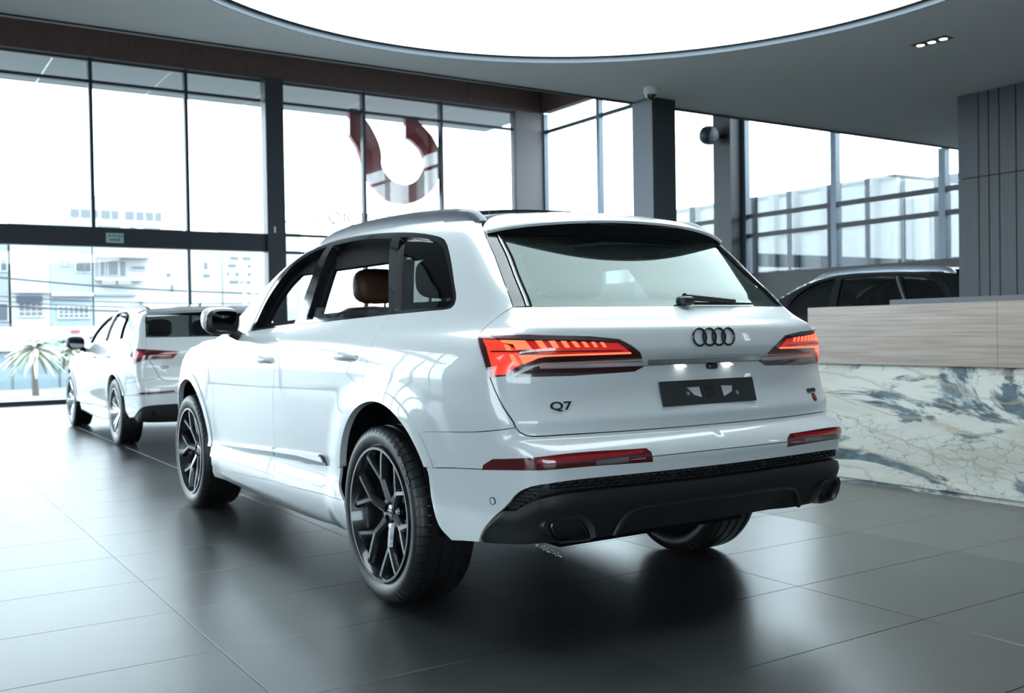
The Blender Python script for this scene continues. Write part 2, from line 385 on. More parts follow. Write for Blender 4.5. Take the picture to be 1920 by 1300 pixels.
for a, b in zip(ysb[:-1], ysb[1:]):
    n += 1; w_ = empty('window_%d' % n, (XB, 0, 0)); struct(w_)
    wpart('mullion', 'frame_dark', w_, (XB-.06, XB+.04, a-.04, a+.04, .5, 3.2)); wpart('pane', 'pane', w_, (XB-.05, XB-.042, a+.03, b-.03, .5, 3.2))

# ---- free column under the ceiling edge, panelled wall, speaker, dome camera, spotlight
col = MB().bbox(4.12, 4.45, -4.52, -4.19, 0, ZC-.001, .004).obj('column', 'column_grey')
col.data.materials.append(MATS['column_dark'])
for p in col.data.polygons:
    if p.normal.x < -.5: p.material_index = 1  # shade on the face turned from the windows, put into its colour
tag(col, 'square grey column with shade painted on its back face beneath the ceiling edge', 'column')
pw = MB().box(-6.0, 2.50, -7.5, -7.13, 0, ZC-.002).obj('wall_panelled', 'panel_joint'); struct(pw)
seams = [2.52, 2.285, 2.17, 2.055, 1.875, 1.74, 1.56, 1.40, 1.17, 1.0, .77, .6, .4, .2, 0, -.3, -.6, -.9, -1.2, -1.8, -2.4, -3., -3.6, -4.2, -4.8, -5.4, -6.0]
for a, b in zip(seams[:-1], seams[1:]):
    for z0, z1 in ((0, 2.70), (2.71, ZC-.003)):
        MB().box(b+.006, a-.006 if a != 2.52 else a, -7.14, -7.107, z0, z1).obj('wall_board', 'panel_grey', pw, 0)
for z0, z1 in ((0, 2.70), (2.71, ZC-.003)): MB().box(2.495, 2.525, -7.50, -7.115, z0, z1).obj('wall_board', 'panel_grey', pw, 0)
e = empty('dome_camera', (3.83, -3.93, ZC)); tag(e, 'white dome security camera hanging from the ceiling beside the column', 'camera')
MB().lathe([(0, .075), (-.05, .073), (-.07, .06), (-.075, .052)], 'z', 28).obj('housing', 'ivory', e)
d = MB().lathe([(-.072, .055), (-.088, .052), (-.108, .040), (-.120, .022), (-.124, .001)], 'z', 28).obj('dome', 'gloss_black', e)
e = empty('ceiling_spotlight', (1.375, -4.985, ZC)); tag(e, 'recessed black ceiling spotlight with three warm lamps', 'spotlight')
MB().box(-.17, .17, -.065, .065, -.004, .0).obj('trough', 'edge_dark', e, 0)
for dx in (-.11, 0, .11):
    o = MB().lathe([(-.004, .042), (-.010, .042), (-.010, .036), (-.005, .034)], 'z', 20, (dx, 0, 0)).obj('lamp_ring', 'satin_black', e)
    MB().cyl((dx, 0, -.009), (dx, 0, -.006), .031, n=20).obj('lamp', 'lamp_on', o)
e = empty('wall_speaker', (9.30, YR+.34, 4.62)); tag(e, 'grey bell shaped loudspeaker mounted high on the steel column', 'speaker')
o = MB().lathe([(0, .165), (.06, .175), (.14, .165), (.20, .13), (.225, .09), (.23, .001)], 'y', 28).obj('shell', 'frame_dark', e)
o.rotation_euler = (.22, 0, -1.05); o.location = (.0, .20, 0)
MB().lathe([(.0, .166), (-.035, .15), (-.075, .11), (-.10, .06), (-.108, .001)], 'y', 28).obj('back_dome', 'column_grey', o)
MB().cyl((0, 0, 0), (.03, .16, 0), .035, n=12).obj('bracket', 'frame_dark', e)

# ---- reception counter: travertine band above, veined marble below
def marble():
    m = bpy.data.materials.new('marble'); m.use_nodes = True; nt = m.node_tree; b = nt.nodes['Principled BSDF']; N = nt.nodes.new; L = nt.links.new
    tc = N('ShaderNodeTexCoord'); mp = N('ShaderNodeMapping'); L(tc.outputs['Object'], mp.inputs[0]); mp.inputs['Rotation'].default_value = (0, .5, 0); mp.inputs['Scale'].default_value = (.75, 1, 1.9); mp.inputs['Location'].default_value = (.37, 0, .2)
    def noise(scale, det, dist, src=mp, rough=.6):
        q = N('ShaderNodeTexNoise'); q.inputs['Scale'].default_value = scale; q.inputs['Detail'].default_value = det; q.inputs['Distortion'].default_value = dist; q.inputs['Roughness'].default_value = rough; L(src.outputs[0], q.inputs['Vector']); return q
    def ramp(src, stops):
        r = N('ShaderNodeValToRGB'); cr = r.color_ramp
        while len(cr.elements) < len(stops): cr.elements.new(.5)
        for el, (p, c) in zip(cr.elements, stops): el.position = p; el.color = (*c, 1)
        L(src, r.inputs[0]); return r
    def mix(f, a, c):
        x = N('ShaderNodeMix'); x.data_type = 'RGBA'; L(f, x.inputs[0]); L(a, x.inputs[6]); L(c, x.inputs[7]); return x.outputs[2]
    base = ramp(noise(1.3, 6, .8).outputs['Fac'], [(.3, (.34, .34, .30)), (.5, (.47, .48, .445)), (.75, (.54, .55, .52))])
    grey = ramp(noise(3, 8, .3, rough=.7).outputs['Fac'], [(.3, (.035, .05, .06)), (.55, (.12, .16, .185)), (.8, (.30, .36, .38))])
    gm = ramp(noise(1.35, 7, 1.2, rough=.64).outputs['Fac'], [(.53, (0, 0, 0)), (.575, (1, 1, 1))])
    c1 = mix(gm.outputs[0], base.outputs[0], grey.outputs[0])
    # net of fine dark veins
    vo = N('ShaderNodeTexVoronoi'); vo.feature = 'DISTANCE_TO_EDGE'; vo.inputs['Scale'].default_value = 12; dn = noise(5, 4, 0)
    ad = N('ShaderNodeMix'); ad.data_type = 'VECTOR'; ad.inputs[0].default_value = .14; L(mp.outputs[0], ad.inputs[4]); L(dn.outputs['Color'], ad.inputs[5]); L(ad.outputs[1], vo.inputs['Vector'])
    ve = ramp(vo.outputs['Distance'], [(.0, (1, 1, 1)), (.035, (0, 0, 0))])
    vm = ramp(noise(.9, 3, .8).outputs['Fac'], [(.47, (0, 0, 0)), (.56, (.8, .8, .8))])
    mm = N('ShaderNodeMath'); mm.operation = 'MULTIPLY'; L(ve.outputs[0], mm.inputs[0]); L(vm.outputs[0], mm.inputs[1])
    dk = N('ShaderNodeRGB'); dk.outputs[0].default_value = (.10, .13, .145, 1)
    c2_ = mix(mm.outputs[0], c1, dk.outputs[0])
    # warm brown seams and pockets
    wv = N('ShaderNodeTexWave'); wv.wave_type = 'BANDS'; wv.bands_direction = 'Z'; wv.inputs['Scale'].default_value = 1.1; wv.inputs['Distortion'].default_value = 9; wv.inputs['Detail'].default_value = 5; wv.inputs['Detail Scale'].default_value = 1.2; L(mp.outputs[0], wv.inputs['Vector'])
    wr_ = ramp(wv.outputs['Fac'], [(.0, (.55, .55, .55)), (.05, (0, 0, 0))])
    br = N('ShaderNodeRGB'); br.outputs[0].default_value = (.33, .27, .21, 1)
    c3 = mix(wr_.outputs[0], c2_, br.outputs[0])
    pk = ramp(noise(1.0, 6, 1.2, rough=.7).outputs['Fac'], [(.30, (1, 1, 1)), (.345, (0, 0, 0))])
    pc = N('ShaderNodeRGB'); pc.outputs[0].default_value = (.22, .19, .165, 1)
    c4 = mix(pk.outputs[0], c3, pc.outputs[0])
    L(c4, b.inputs['Base Color']); b.inputs['Roughness'].default_value = .18; MATS['marble'] = m
marble()
def travertine():
    m = bpy.data.materials.new('travertine'); m.use_nodes = True; nt = m.node_tree; b = nt.nodes['Principled BSDF']; N = nt.nodes.new; L = nt.links.new
    tc = N('ShaderNodeTexCoord'); mp = N('ShaderNodeMapping'); L(tc.outputs['Object'], mp.inputs[0]); mp.inputs['Scale'].default_value = (.8, 1, 26)
    q = N('ShaderNodeTexNoise'); q.inputs['Scale'].default_value = 2.2; q.inputs['Detail'].default_value = 9; q.inputs['Distortion'].default_value = .4; L(mp.outputs[0], q.inputs['Vector'])
    r = N('ShaderNodeValToRGB'); cr = r.color_ramp
    cr.elements[0].position = .32; cr.elements[0].color = (.20, .163, .142, 1); cr.elements[1].position = .66; cr.elements[1].color = (.30, .256, .228, 1)
    L(q.outputs['Fac'], r.inputs[0]); L(r.outputs[0], b.inputs['Base Color']); b.inputs['Roughness'].default_value = .35; MATS['travertine'] = m
travertine()
ct = empty('reception_counter', (-.6, -3.27, 0)); tag(ct, 'long reception counter with travertine upper band and grey veined marble front', 'counter')
X1 = 1.29
for a, b in ((X1, -.24), (-.24, -1.76), (-1.76, -3.2)):
    wpart('travertine_slab', 'travertine', ct, (b+.0012, a-.0012, -3.60, -3.27, .876, 1.30))
for a, b in ((X1-.02, -1.2), (-1.2, -3.2)):
    wpart('marble_slab', 'marble', ct, (b+.0008, a-.0008, -3.50, -3.285, .035, .874))
for k in range(24):
    a = X1-.04-k*.185; wpart('plinth_tile', 'marble', ct, (a-.183, a, -3.47, -3.297, 0, .033))
wpart('monitor_ledge', 'panel_grey', ct, (-3.0, .80, -3.98, -3.60, 1.26, 1.345))

# ================================================================== OUTSIDE
mat('street', (.21, .215, .21), .9, noise=(1.5, .12)); mat('pavement', (.27, .265, .25), .9); mat('wall_white', (.37, .38, .385), .9); mat('wall_blue', (.25, .30, .345), .9)
mat('wall_grey', (.20, .22, .24), .9); mat('wall_cream', (.36, .35, .34), .9); mat('window_dark', (.05, .062, .075), .3); mat('window_mid', (.095, .11, .125), .4); mat('shop_glass', (.16, .21, .24), .4)
mat('fascia_sign', (.40, .41, .42), .8); mat('sign_blue', (.03, .04, .07), .7); mat('sign_red', (.35, .06, .07), .7); mat('soffit', (.34, .36, .38), .8)
mat('frond', (.36, .34, .28), .8); mat('frond_green', (.15, .21, .15), .8); mat('trunk', (.10, .08, .07), .9); mat('cable', (.03, .03, .035), .8)
mat('logo_red', (.40, .05, .06), .15, coat=.8); mat('logo_edge', (.45, .10, .11), .4); mat('letter_steel', (.10, .105, .105), .4); mat('roof_coral', (.40, .20, .17), .9)
mat('fin_dark', (.05, .06, .07), .6); mat('facade_glass', (.085, .10, .115), .4); mat('facade_pale', (.17, .18, .19), .7); mat('bush', (.07, .11, .05), .9)
K = 1.41
FX = -3.93+(40+3.93)*K                                   # 58 m: the far side of the street
fy = lambda y: 2.79+(y-2.79)*K
fz = lambda z: 1.16+(z-1.16)*K
st = MB(); st.add([(XF+1.5, -60, -.02), (XF+1.5, 40, -.02), (FX-14, 60, -1.5), (FX-14, -90, -1.5)], [(0, 3, 2, 1)]); st.add([(FX-14, -90, -1.5), (FX-14, 60, -1.5), (140, 60, -1.9), (140, -120, -1.9)], [(0, 3, 2, 1)])
struct(st.obj('ground_street', 'street', None, 0))
struct(MB().box(XF+.05, XF+1.6, YR-1, 30, -.2, -.02).obj('ground_terrace', 'pavement', None, 0))
struct(MB().box(-30, XF+.05, YR-60, YR-.1, -.3, -.05).obj('ground_yard', 'street', None, 0))
struct(MB().box(-60, XF+.05, YL+.1, YL+60, -.3, -.05).obj('ground_side', 'street', None, 0))
struct(MB().box(-60, XB-.1, YR-60, YL+.1, -.3, -.05).obj('ground_back', 'street', None, 0))
# canopy soffit over the terrace
cs = empty('canopy', (XF+1.2, 0, 6.26)); tag(cs, 'pale panelled canopy soffit outside the upper windows', 'canopy')
yv = np.arange(YR, YL+6, 2.1)
for a, b in zip(yv[:-1], yv[1:]): wpart('soffit_panel', 'soffit', cs, (XF+.08, XF+2.6, a+.012, b-.012, 6.26, 6.30))
# red sculpted logo hung outside the glass
pl = [(-5.84,5.9),(-5.83,5.34),(-5.99,5.12),(-6.08,4.9),(-6.17,4.59),(-6.28,4.36),(-6.44,4.17),(-6.62,4.04),(-6.83,3.96),(-7.12,3.95),(-7.33,4.0),(-7.53,4.10),(-7.72,4.24),(-7.87,4.41),(-7.98,4.66),(-8.03,4.95),(-7.99,5.16),(-7.89,5.34),(-7.79,5.50),(-7.66,5.62),(-7.44,5.80),(-7.15,5.83),(-7.14,5.40),(-7.27,5.36),(-7.38,5.28),(-7.49,5.19),(-7.55,5.09),(-7.59,5.0),(-7.60,4.89),(-7.57,4.76),(-7.50,4.64),(-7.42,4.52),(-7.31,4.43),(-7.17,4.38),(-7.03,4.38),(-6.90,4.41),(-6.79,4.45),(-6.70,4.53),(-6.62,4.62),(-6.57,4.71),(-6.55,4.81),(-6.56,4.95),(-6.54,5.09),(-6.49,5.25),(-6.42,5.39),(-6.32,5.56),(-6.19,5.72),(-6.02,5.9)]
lg = empty('facade_logo', (XF+.4, -6.9, 3.95)); tag(lg, 'large glossy red curled logo sign hanging outside the front windows', 'sign')
PX = XF+.22
mb = MB().prism(pl, lambda y, z: (PX-(XF+.4), y+6.9, z-3.95), lambda y, z: (PX-(XF+.4)+.13, y+6.9, z-3.95)); mb.obj('letter_body', 'logo_red', lg, 25)
for hy in (.95, -.4, -.98): MB().box(-.40, PX-(XF+.4)+.06, hy-.012, hy+.012, 1.86 if hy > -.9 else .9, 1.885 if hy > -.9 else .925).obj('hanger', 'frame_grey', lg, 0)
# row of small steel letters under the logo, seen from behind
def ring(mb, y, z, r, w_, n=24, a0=0, a1=2*PI):
    pts = [(y+r*math.cos(a0+(a1-a0)*i/n), z+r*math.sin(a0+(a1-a0)*i/n)) for i in range(n+1)]+[(y+(r-w_)*math.cos(a0+(a1-a0)*i/n), z+(r-w_)*math.sin(a0+(a1-a0)*i/n)) for i in range(n, -1, -1)]
    for i in range(n):
        q = [pts[i], pts[i+1], pts[2*n-i], pts[2*n+1-i]]; mb.prism(q, lambda a, b: (0, a, b), lambda a, b: (.06, a, b))
lt = empty('facade_lettering', (PX, 0, 0)); tag(lt, 'row of small steel letters outside the window below the red logo', 'sign')
mb = MB(); ring(mb, -5.455, 3.60, .125, .022); mb.obj('letter', 'letter_steel', lt)
MB().box(0, .06, -5.70, -5.675, 3.50, 3.70).obj('letter', 'letter_steel', lt)
mb = MB(); ring(mb, -5.855, 3.605, .105, .02, 20, PI/2, 3*PI/2); ring(mb, -5.855, 3.605, .105, .02, 20, -PI/2, PI/2); mb.obj('letter', 'letter_steel', lt)
MB().box(0, .06, -6.10, -6.08, 3.51, 3.71).box(0, .06, -6.08, -6.0, 3.685, 3.705).obj('letter', 'letter_steel', lt)
mb = MB().box(0, .06, -6.22, -6.20, 3.53, 3.71); mb.box(0, .06, -6.32, -6.22, 3.69, 3.71).obj('letter', 'letter_steel', lt)
mb = MB(); ring(mb, -6.50, 3.64, .09, .02, 20); mb.obj('letter', 'letter_steel', lt)
MB().box(0, .06, -6.72, -6.70, 3.55, 3.72).obj('letter', 'letter_steel', lt)
MB().box(.02, .04, -9.76, -4.2, 3.44, 3.47).obj('carrier_rail', 'letter_steel', lt); MB().box(-.2, .03, -6.03, -6.01, 3.44, 3.47).obj('carrier_bracket', 'letter_steel', lt)

# houses across the street (coordinates on the facade plane, metres scaled by K)
def house(name, label, y0, y1, z0, z1, m, fx=FX, depth=7, windows=(), extra=None, win_m='window_dark'):
    e_ = empty(name, (fx, fy((y0+y1)/2), fz(z0))); tag(e_, label, 'building', 'houses across the street')
    ox, oy, oz = e_.location
    def bx(nm, mm, yy0, yy1, zz0, zz1, xa, xb, par=e_):
        return MB().box(xa, xb, min(fy(yy0), fy(yy1))-oy, max(fy(yy0), fy(yy1))-oy, fz(zz0)-oz, fz(zz1)-oz).obj(nm, mm, par, 0)
    bx('wall', m, y0, y1, z0, z1, 0, depth)
    for q in windows:
        a, b, c, d = q[:4]; nx, nz = q[4:6] if len(q) > 4 else (1, 1); mm = q[6] if len(q) > 6 else win_m
        fr = bx('window', 'wall_white' if m != 'wall_white' else 'wall_cream', a+.05, b-.05, c-.05, d+.05, -.10, .02)
        for i in range(nx):
            for j in range(nz):
                g_ = .06 if nx*nz > 1 else 0
                wa, wb2 = a+(b-a)*i/nx, a+(b-a)*(i+1)/nx; za, zb = c+(d-c)*j/nz, c+(d-c)*(j+1)/nz
                bx('pane', mm, wa-g_/2, wb2+g_/2, za+g_/2, zb-g_/2, -.13, -.09, fr)
    if extra: extra(bx)
    return e_
house('house_grey', 'grey blue house at the far left edge behind the glass', .5, -1.93, -1.2, 5.6, 'wall_grey', windows=[(-1.68, -1.87, 3.86, 4.30), (-1.2, -1.86, 1.9, 2.55)])
def ex_white(bx):
    bx('awning', 'sign_blue', -2.2, -3.1, 2.62, 2.86, -.5, 0); bx('balcony', 'wall_white', -2.02, -3.4, 2.98, 3.10, -.3, 0)
house('house_white', 'plain white house with a dark awning over a gridded window', -2.02, -3.42, -1.2, 5.8, 'wall_white', FX, windows=[(-2.26, -3.14, 2.06, 2.60, 4, 3, 'window_mid')], extra=ex_white)
def ex_blue(bx):
    bx('ledge', 'wall_white', -3.45, -5.02, 2.86, 3.0, -.4, 0); bx('gutter', 'wall_grey', -3.45, -5.02, 2.66, 2.70, -.1, 0)
house('house_blue', 'pale blue house with two small windows and a wide grid window', -3.44, -5.03, -1.2, 5.8, 'wall_blue', windows=[(-3.84, -3.95, 4.13, 4.36, 1, 1, 'window_mid'), (-4.06, -4.19, 4.13, 4.36, 1, 1, 'window_mid'), (-4.42, -4.71, 3.87, 4.27), (-4.78, -4.96, 3.87, 4.27), (-3.72, -4.86, 1.98, 2.45, 6, 3, 'window_mid')], extra=ex_blue)
def ex_balc(bx):
    bx('roof_slab', 'wall_white', -5.12, -7.25, 4.45, 4.62, -.9, 0); bx('balcony', 'wall_white', -5.12, -7.0, 3.50, 3.62, -.6, 0); bx('downpipe', 'wall_grey', -5.16, -5.2, 3.62, 4.45, -.1, 0)
    bx('rail_panel', 'wall_grey', -5.32, -5.86, 3.33, 3.50, -.62, -.55); bx('rail_panel', 'wall_grey', -5.95, -6.48, 3.33, 3.50, -.62, -.55); bx('ledge', 'wall_grey', -5.12, -6.7, 2.88, 2.94, -.3, 0)
house('house_balcony', 'white house with a covered balcony and wide grey windows', -5.09, -8.0, -1.2, 5.2, 'wall_white', FX, windows=[(-5.34, -5.5, 3.72, 4.30, 1, 1, 'window_mid'), (-5.66, -6.02, 3.74, 4.30, 1, 1, 'window_mid'), (-6.12, -6.32, 3.72, 4.30, 1, 1, 'window_mid'), (-6.6, -7.1, 4.0, 4.12, 1, 1, 'window_mid'), (-6.85, -6.98, 2.35, 2.66, 1, 1, 'window_mid')], extra=ex_balc)
# shop row below with its sign band
sb = empty('shop_front', (FX-2.75, fy(-3.6), fz(-1.1))); tag(sb, 'shop front with white sign band and dark glass at street level', 'shop')
def sbx(nm, mm, y0, y1, z0, z1, xa, xb, par=sb): return MB().box(xa, xb, fy(y1)-fy(-3.6), fy(y0)-fy(-3.6), fz(z0)-fz(-1.1), fz(z1)-fz(-1.1)).obj(nm, mm, par, 0)
sbx('sign_band', 'fascia_sign', 0, -9, .70, 1.62, 0, 2)
for a, b in ((0, -.9), (-1.0, -1.75), (-1.85, -2.45), (-2.55, -3.4), (-3.5, -4.4), (-4.5, -5.6), (-5.7, -6.9), (-7., -9)): sbx('shop_window', 'shop_glass', a, b, -.85, .62, .3, .5)
sbx('shop_wall', 'wall_white', 0, -9, -1.2, .70, .5, 2)
for s_, yy in (('EASY', -2.62), ('SUMMIT', -3.58)):
    me = text_mesh(s_, .33, .01, 'sign_letters', .01); me.materials.append(MATS['sign_blue'])
    o = link('sign_lettering', me, sb, (-.05, fy(yy)-fy(-3.6), fz(1.0)-fz(-1.1))); o.rotation_euler = (PI/2, 0, -PI/2); o.scale = (1.25, 1, 1)
sbx('red_board', 'sign_red', -3.86, -4.18, 1.36, 1.46, -.1, 0); sbx('blue_board', 'sign_blue', -4.55, -5.2, 1.12, 1.2, -.1, 0)
# far blocks
def far_block(name, label, y0, y1, z1, rows, m='wall_white', fx=105, cr=None, top=None):
    kk = (fx+3.93)/(75+3.93); gy = lambda y: 2.79+(y-2.79)*kk; gz = lambda z: 1.16+(z-1.16)*kk
    e_ = empty(name, (fx, gy((y0+y1)/2), -2)); tag(e_, label, 'building', 'blocks far behind the street'); oy = e_.location.y
    MB().box(0, 14, gy(y1)-oy, gy(y0)-oy, 0, gz(z1)+2).obj('wall', m, e_, 0)
    if top: MB().box(1, 12, gy(top[1])-oy, gy(top[0])-oy, gz(z1)+2, gz(top[2])+2).obj('penthouse', 'wall_cream', e_, 0)
    for (za, zb, spans) in rows:
        for a, b in spans: MB().box(-.1, .05, gy(b)-oy, gy(a)-oy, gz(za)+2, gz(zb)+2).obj('window', 'window_mid', e_, 0)
    return e_
far_block('office_block', 'distant white office block with two rows of blue grey windows', -7.9, -17.9, 11.15, [(10.0, 10.6, [(-9.9, -10.45), (-10.6, -11.3), (-11.5, -11.75), (-12.0, -12.6), (-12.75, -13.2), (-13.7, -14.3), (-14.5, -15.0), (-15.2, -15.7), (-15.9, -16.3)]), (9.1, 9.45, [(-9.8, -11.2), (-11.7, -13.3), (-14.0, -14.4), (-15, -16.2)])], top=(-8.6, -15.4, 11.75))
far_block('coral_block', 'distant white flats with a thin coral roof edge', -14.2, -20.8, 8.3, [(6.75, 7.0, [(-15.2, -15.9)]), (5.75, 6.0, [(-15.1, -16.2), (-16.4, -16.9), (-19.4, -19.9)]), (6.4, 6.9, [(-19.5, -19.75)]), (4.6, 5.1, [(-15.3, -15.6), (-16.9, -17.1)])], fx=86)
far_block('apartment_block', 'distant pale apartment block with balconies behind the entrance column', -21.0, -27.5, 9.5, [(7.2, 7.4, [(-21.6, -22.2), (-22.6, -23.2)]), (6.6, 6.8, [(-21.4, -22.0), (-23.0, -23.2)]), (5.9, 6.15, [(-21.3, -21.4), (-22, -22.2), (-23, -23.2)]), (5.3, 5.5, [(-21.5, -22.2), (-22.4, -23.2)])], fx=110, m='wall_cream')
# overhead cables
for i, (z0, z1, s_) in enumerate(((3.72, 3.24, .05), (2.98, 2.7, .03), (2.61, 2.32, .05), (2.78, 2.5, .03))):
    xx = FX-5; q = (xx+3.93)/(40+3.93); P = []
    for t_ in np.linspace(0, 1, 15): y = 2+t_*-14; z = z0+(z1-z0)*((y+1.64)/(-7)) ; P.append((xx, 2.79+(y-2.79)*q, 1.16+(z-1.16)*q-.25*math.sin(PI*t_)))
    tag(MB().tube(P, s_, 6).obj('power_cable', 'cable'), ['highest black power cable crossing the street view', 'thin cable just below the highest cable across the street', 'lowest thick black cable above the shop windows', 'thin cable between the two thick cables over the street'][i], 'cable', 'overhead cables')
# palms on the far kerb
def palm(name, label, x, y, z0, h, r, seed):
    rr = random.Random(seed); e_ = empty(name, (x, y, z0)); tag(e_, label, 'palm tree')
    MB().tube([(0, 0, 0), (.03, .02, h*.5), (0, 0, h)], [.16, .10, .14], 8).obj('trunk', 'trunk', e_)
    for i in range(64):
        a = 2*PI*i/64*5.3+rr.uniform(-.2, .2); el = rr.uniform(-.35, 1.25); L_ = r*rr.uniform(.8, 1.15); mb = MB(); pts = []
        for k in range(7):
            t_ = k/6; d = L_*t_*math.cos(el*(1-t_*.5)); pts.append((d*math.cos(a), d*math.sin(a), h+L_*t_*math.sin(el)-.62*L_*t_*t_))
        for k in range(6):
            p, q = np.array(pts[k]), np.array(pts[k+1]); sd = np.array([-math.sin(a), math.cos(a), 0])*(.085*L_*(1-((k/6)-.35)**2*1.6)); dz = np.array([0, 0, -.05*L_])
            sd2 = np.array([-math.sin(a), math.cos(a), 0])*(.085*L_*max(.05, (1-(((k+1)/6)-.35)**2*1.6)-(k == 5)*.5))
            mb.add([p, p+sd+dz, q+sd2+dz, q], [(0, 1, 2, 3)]); mb.add([p, p-sd+dz, q-sd2+dz, q], [(3, 2, 1, 0)])
        mb.obj('frond', 'frond' if rr.random() < .75 else 'frond_green', e_, 60)
palm('palm_tree', 'short bushy palm in front of the shop sign across the street', FX-12, 2.79+(-2.80-2.79)*1.14, -1.45, 2.1, 1.25, 3)
palm('palm_tree', 'short palm half hidden behind the smaller white car', FX-9, 2.79+(-4.15-2.79)*1.21, -1.45, 1.9, 1.1, 9)
struct(MB().box(FX-14.5, FX-14, -40, 20, -1.55, -1.38).obj('kerb_far', 'pavement', None, 0))

# neighbouring building seen through the right-hand glazing
nb = empty('neighbour_building', (12, -16, 0)); tag(nb, 'neighbouring low glazed building with dark upright fins outside the right windows', 'building')
def nbx(nm, m, x0, x1, y0, y1, z0, z1, p=nb): return MB().box(x0-12, x1-12, y0+16, y1+16, z0, z1).obj(nm, m, p, 0)
nbx('wall', 'facade_pale', 9.8, 30, -26, -16.06, 0, 4.36); nbx('coping', 'fin_dark', 9.78, 30, -26, -15.98, 4.36, 4.42)
for x in (16.0, 15.0, 13.93, 13.2, 12.6, 11.6, 10.33, 17.5, 19, 21, 23): nbx('fin', 'fin_dark', x-.10, x+.10, -16.06, -15.84, 0, 4.4)
for x0, x1 in ((16.2, 17.3), (15.1, 15.9), (14.05, 14.85), (13.3, 13.8), (12.75, 13.1), (11.75, 12.45), (10.5, 11.45), (17.7, 18.8)):
    for z0, z1 in ((.4, 1.5), (1.6, 2.35), (2.45, 3.3), (3.4, 4.28)): nbx('glazing', 'facade_glass' if (int(x0*7)+int(z0*3)) % 3 else 'facade_pale', x0, x1, -16.10, -16.0, z0, z1)
nb2 = empty('annexe_building', (6, -17, 0)); tag(nb2, 'grey ribbed annexe block beside the low glazed building', 'building')
MB().box(-12, 3.74, -8, .9, 0, 4.25).obj('wall', 'wall_grey', nb2, 0)
for k in range(20): MB().box(3.5-k*.42-.09, 3.5-k*.42+.09, .9, 1.0, 0, 3.85).obj('rib', 'facade_pale' if k % 2 else 'fin_dark', nb2, 0)
bsh = empty('shrub', (10.1, -14.9, -.05)); tag(bsh, 'small green shrub outside below the neighbouring building', 'shrub')
mb = MB()
for k in range(260):
    a, b_, r_ = random.uniform(0, 2*PI), random.uniform(0, PI/2), .75*random.uniform(.6, 1)
    c_ = np.array([r_*math.cos(a)*math.cos(b_), r_*math.sin(a)*math.cos(b_), 1.0+1.2*r_*math.sin(b_)]); u_ = rng.normal(size=3)*.09; v_ = rng.normal(size=3)*.09
    mb.add([c_-u_, c_+v_, c_+u_, c_-v_], [(0, 1, 2, 3)])
mb.obj('foliage', 'bush', bsh, 0); MB().tube([(0, 0, 0), (.05, 0, .6), (0, .03, 1.3)], [.06, .05, .03], 8).obj('stem', 'trunk', bsh)
def pchip(xk,yk):
    xk=np.asarray(xk,float); yk=np.asarray(yk,float); h=np.diff(xk); d=np.diff(yk)/h
    m=np.zeros_like(yk); m[0]=d[0]; m[-1]=d[-1]
    for i in range(1,len(xk)-1):
        if d[i-1]*d[i]>0:
            w1=2*h[i]+h[i-1]; w2=h[i]+2*h[i-1]; m[i]=(w1+w2)/(w1/d[i-1]+w2/d[i])
    def fn(x):
        x=np.clip(np.asarray(x,float),xk[0],xk[-1]); i=np.clip(np.searchsorted(xk,x)-1,0,len(h)-1)
        t=(x-xk[i])/h[i]; t2=t*t; t3=t2*t
        return yk[i]*(2*t3-3*t2+1)+h[i]*m[i]*(t3-2*t2+t)+yk[i+1]*(3*t2-2*t3)+h[i]*m[i+1]*(t3-t2)
    return fn
def sst(a,b,x):
    t=np.clip((x-a)/(b-a),0,1); return t*t*(3-2*t)
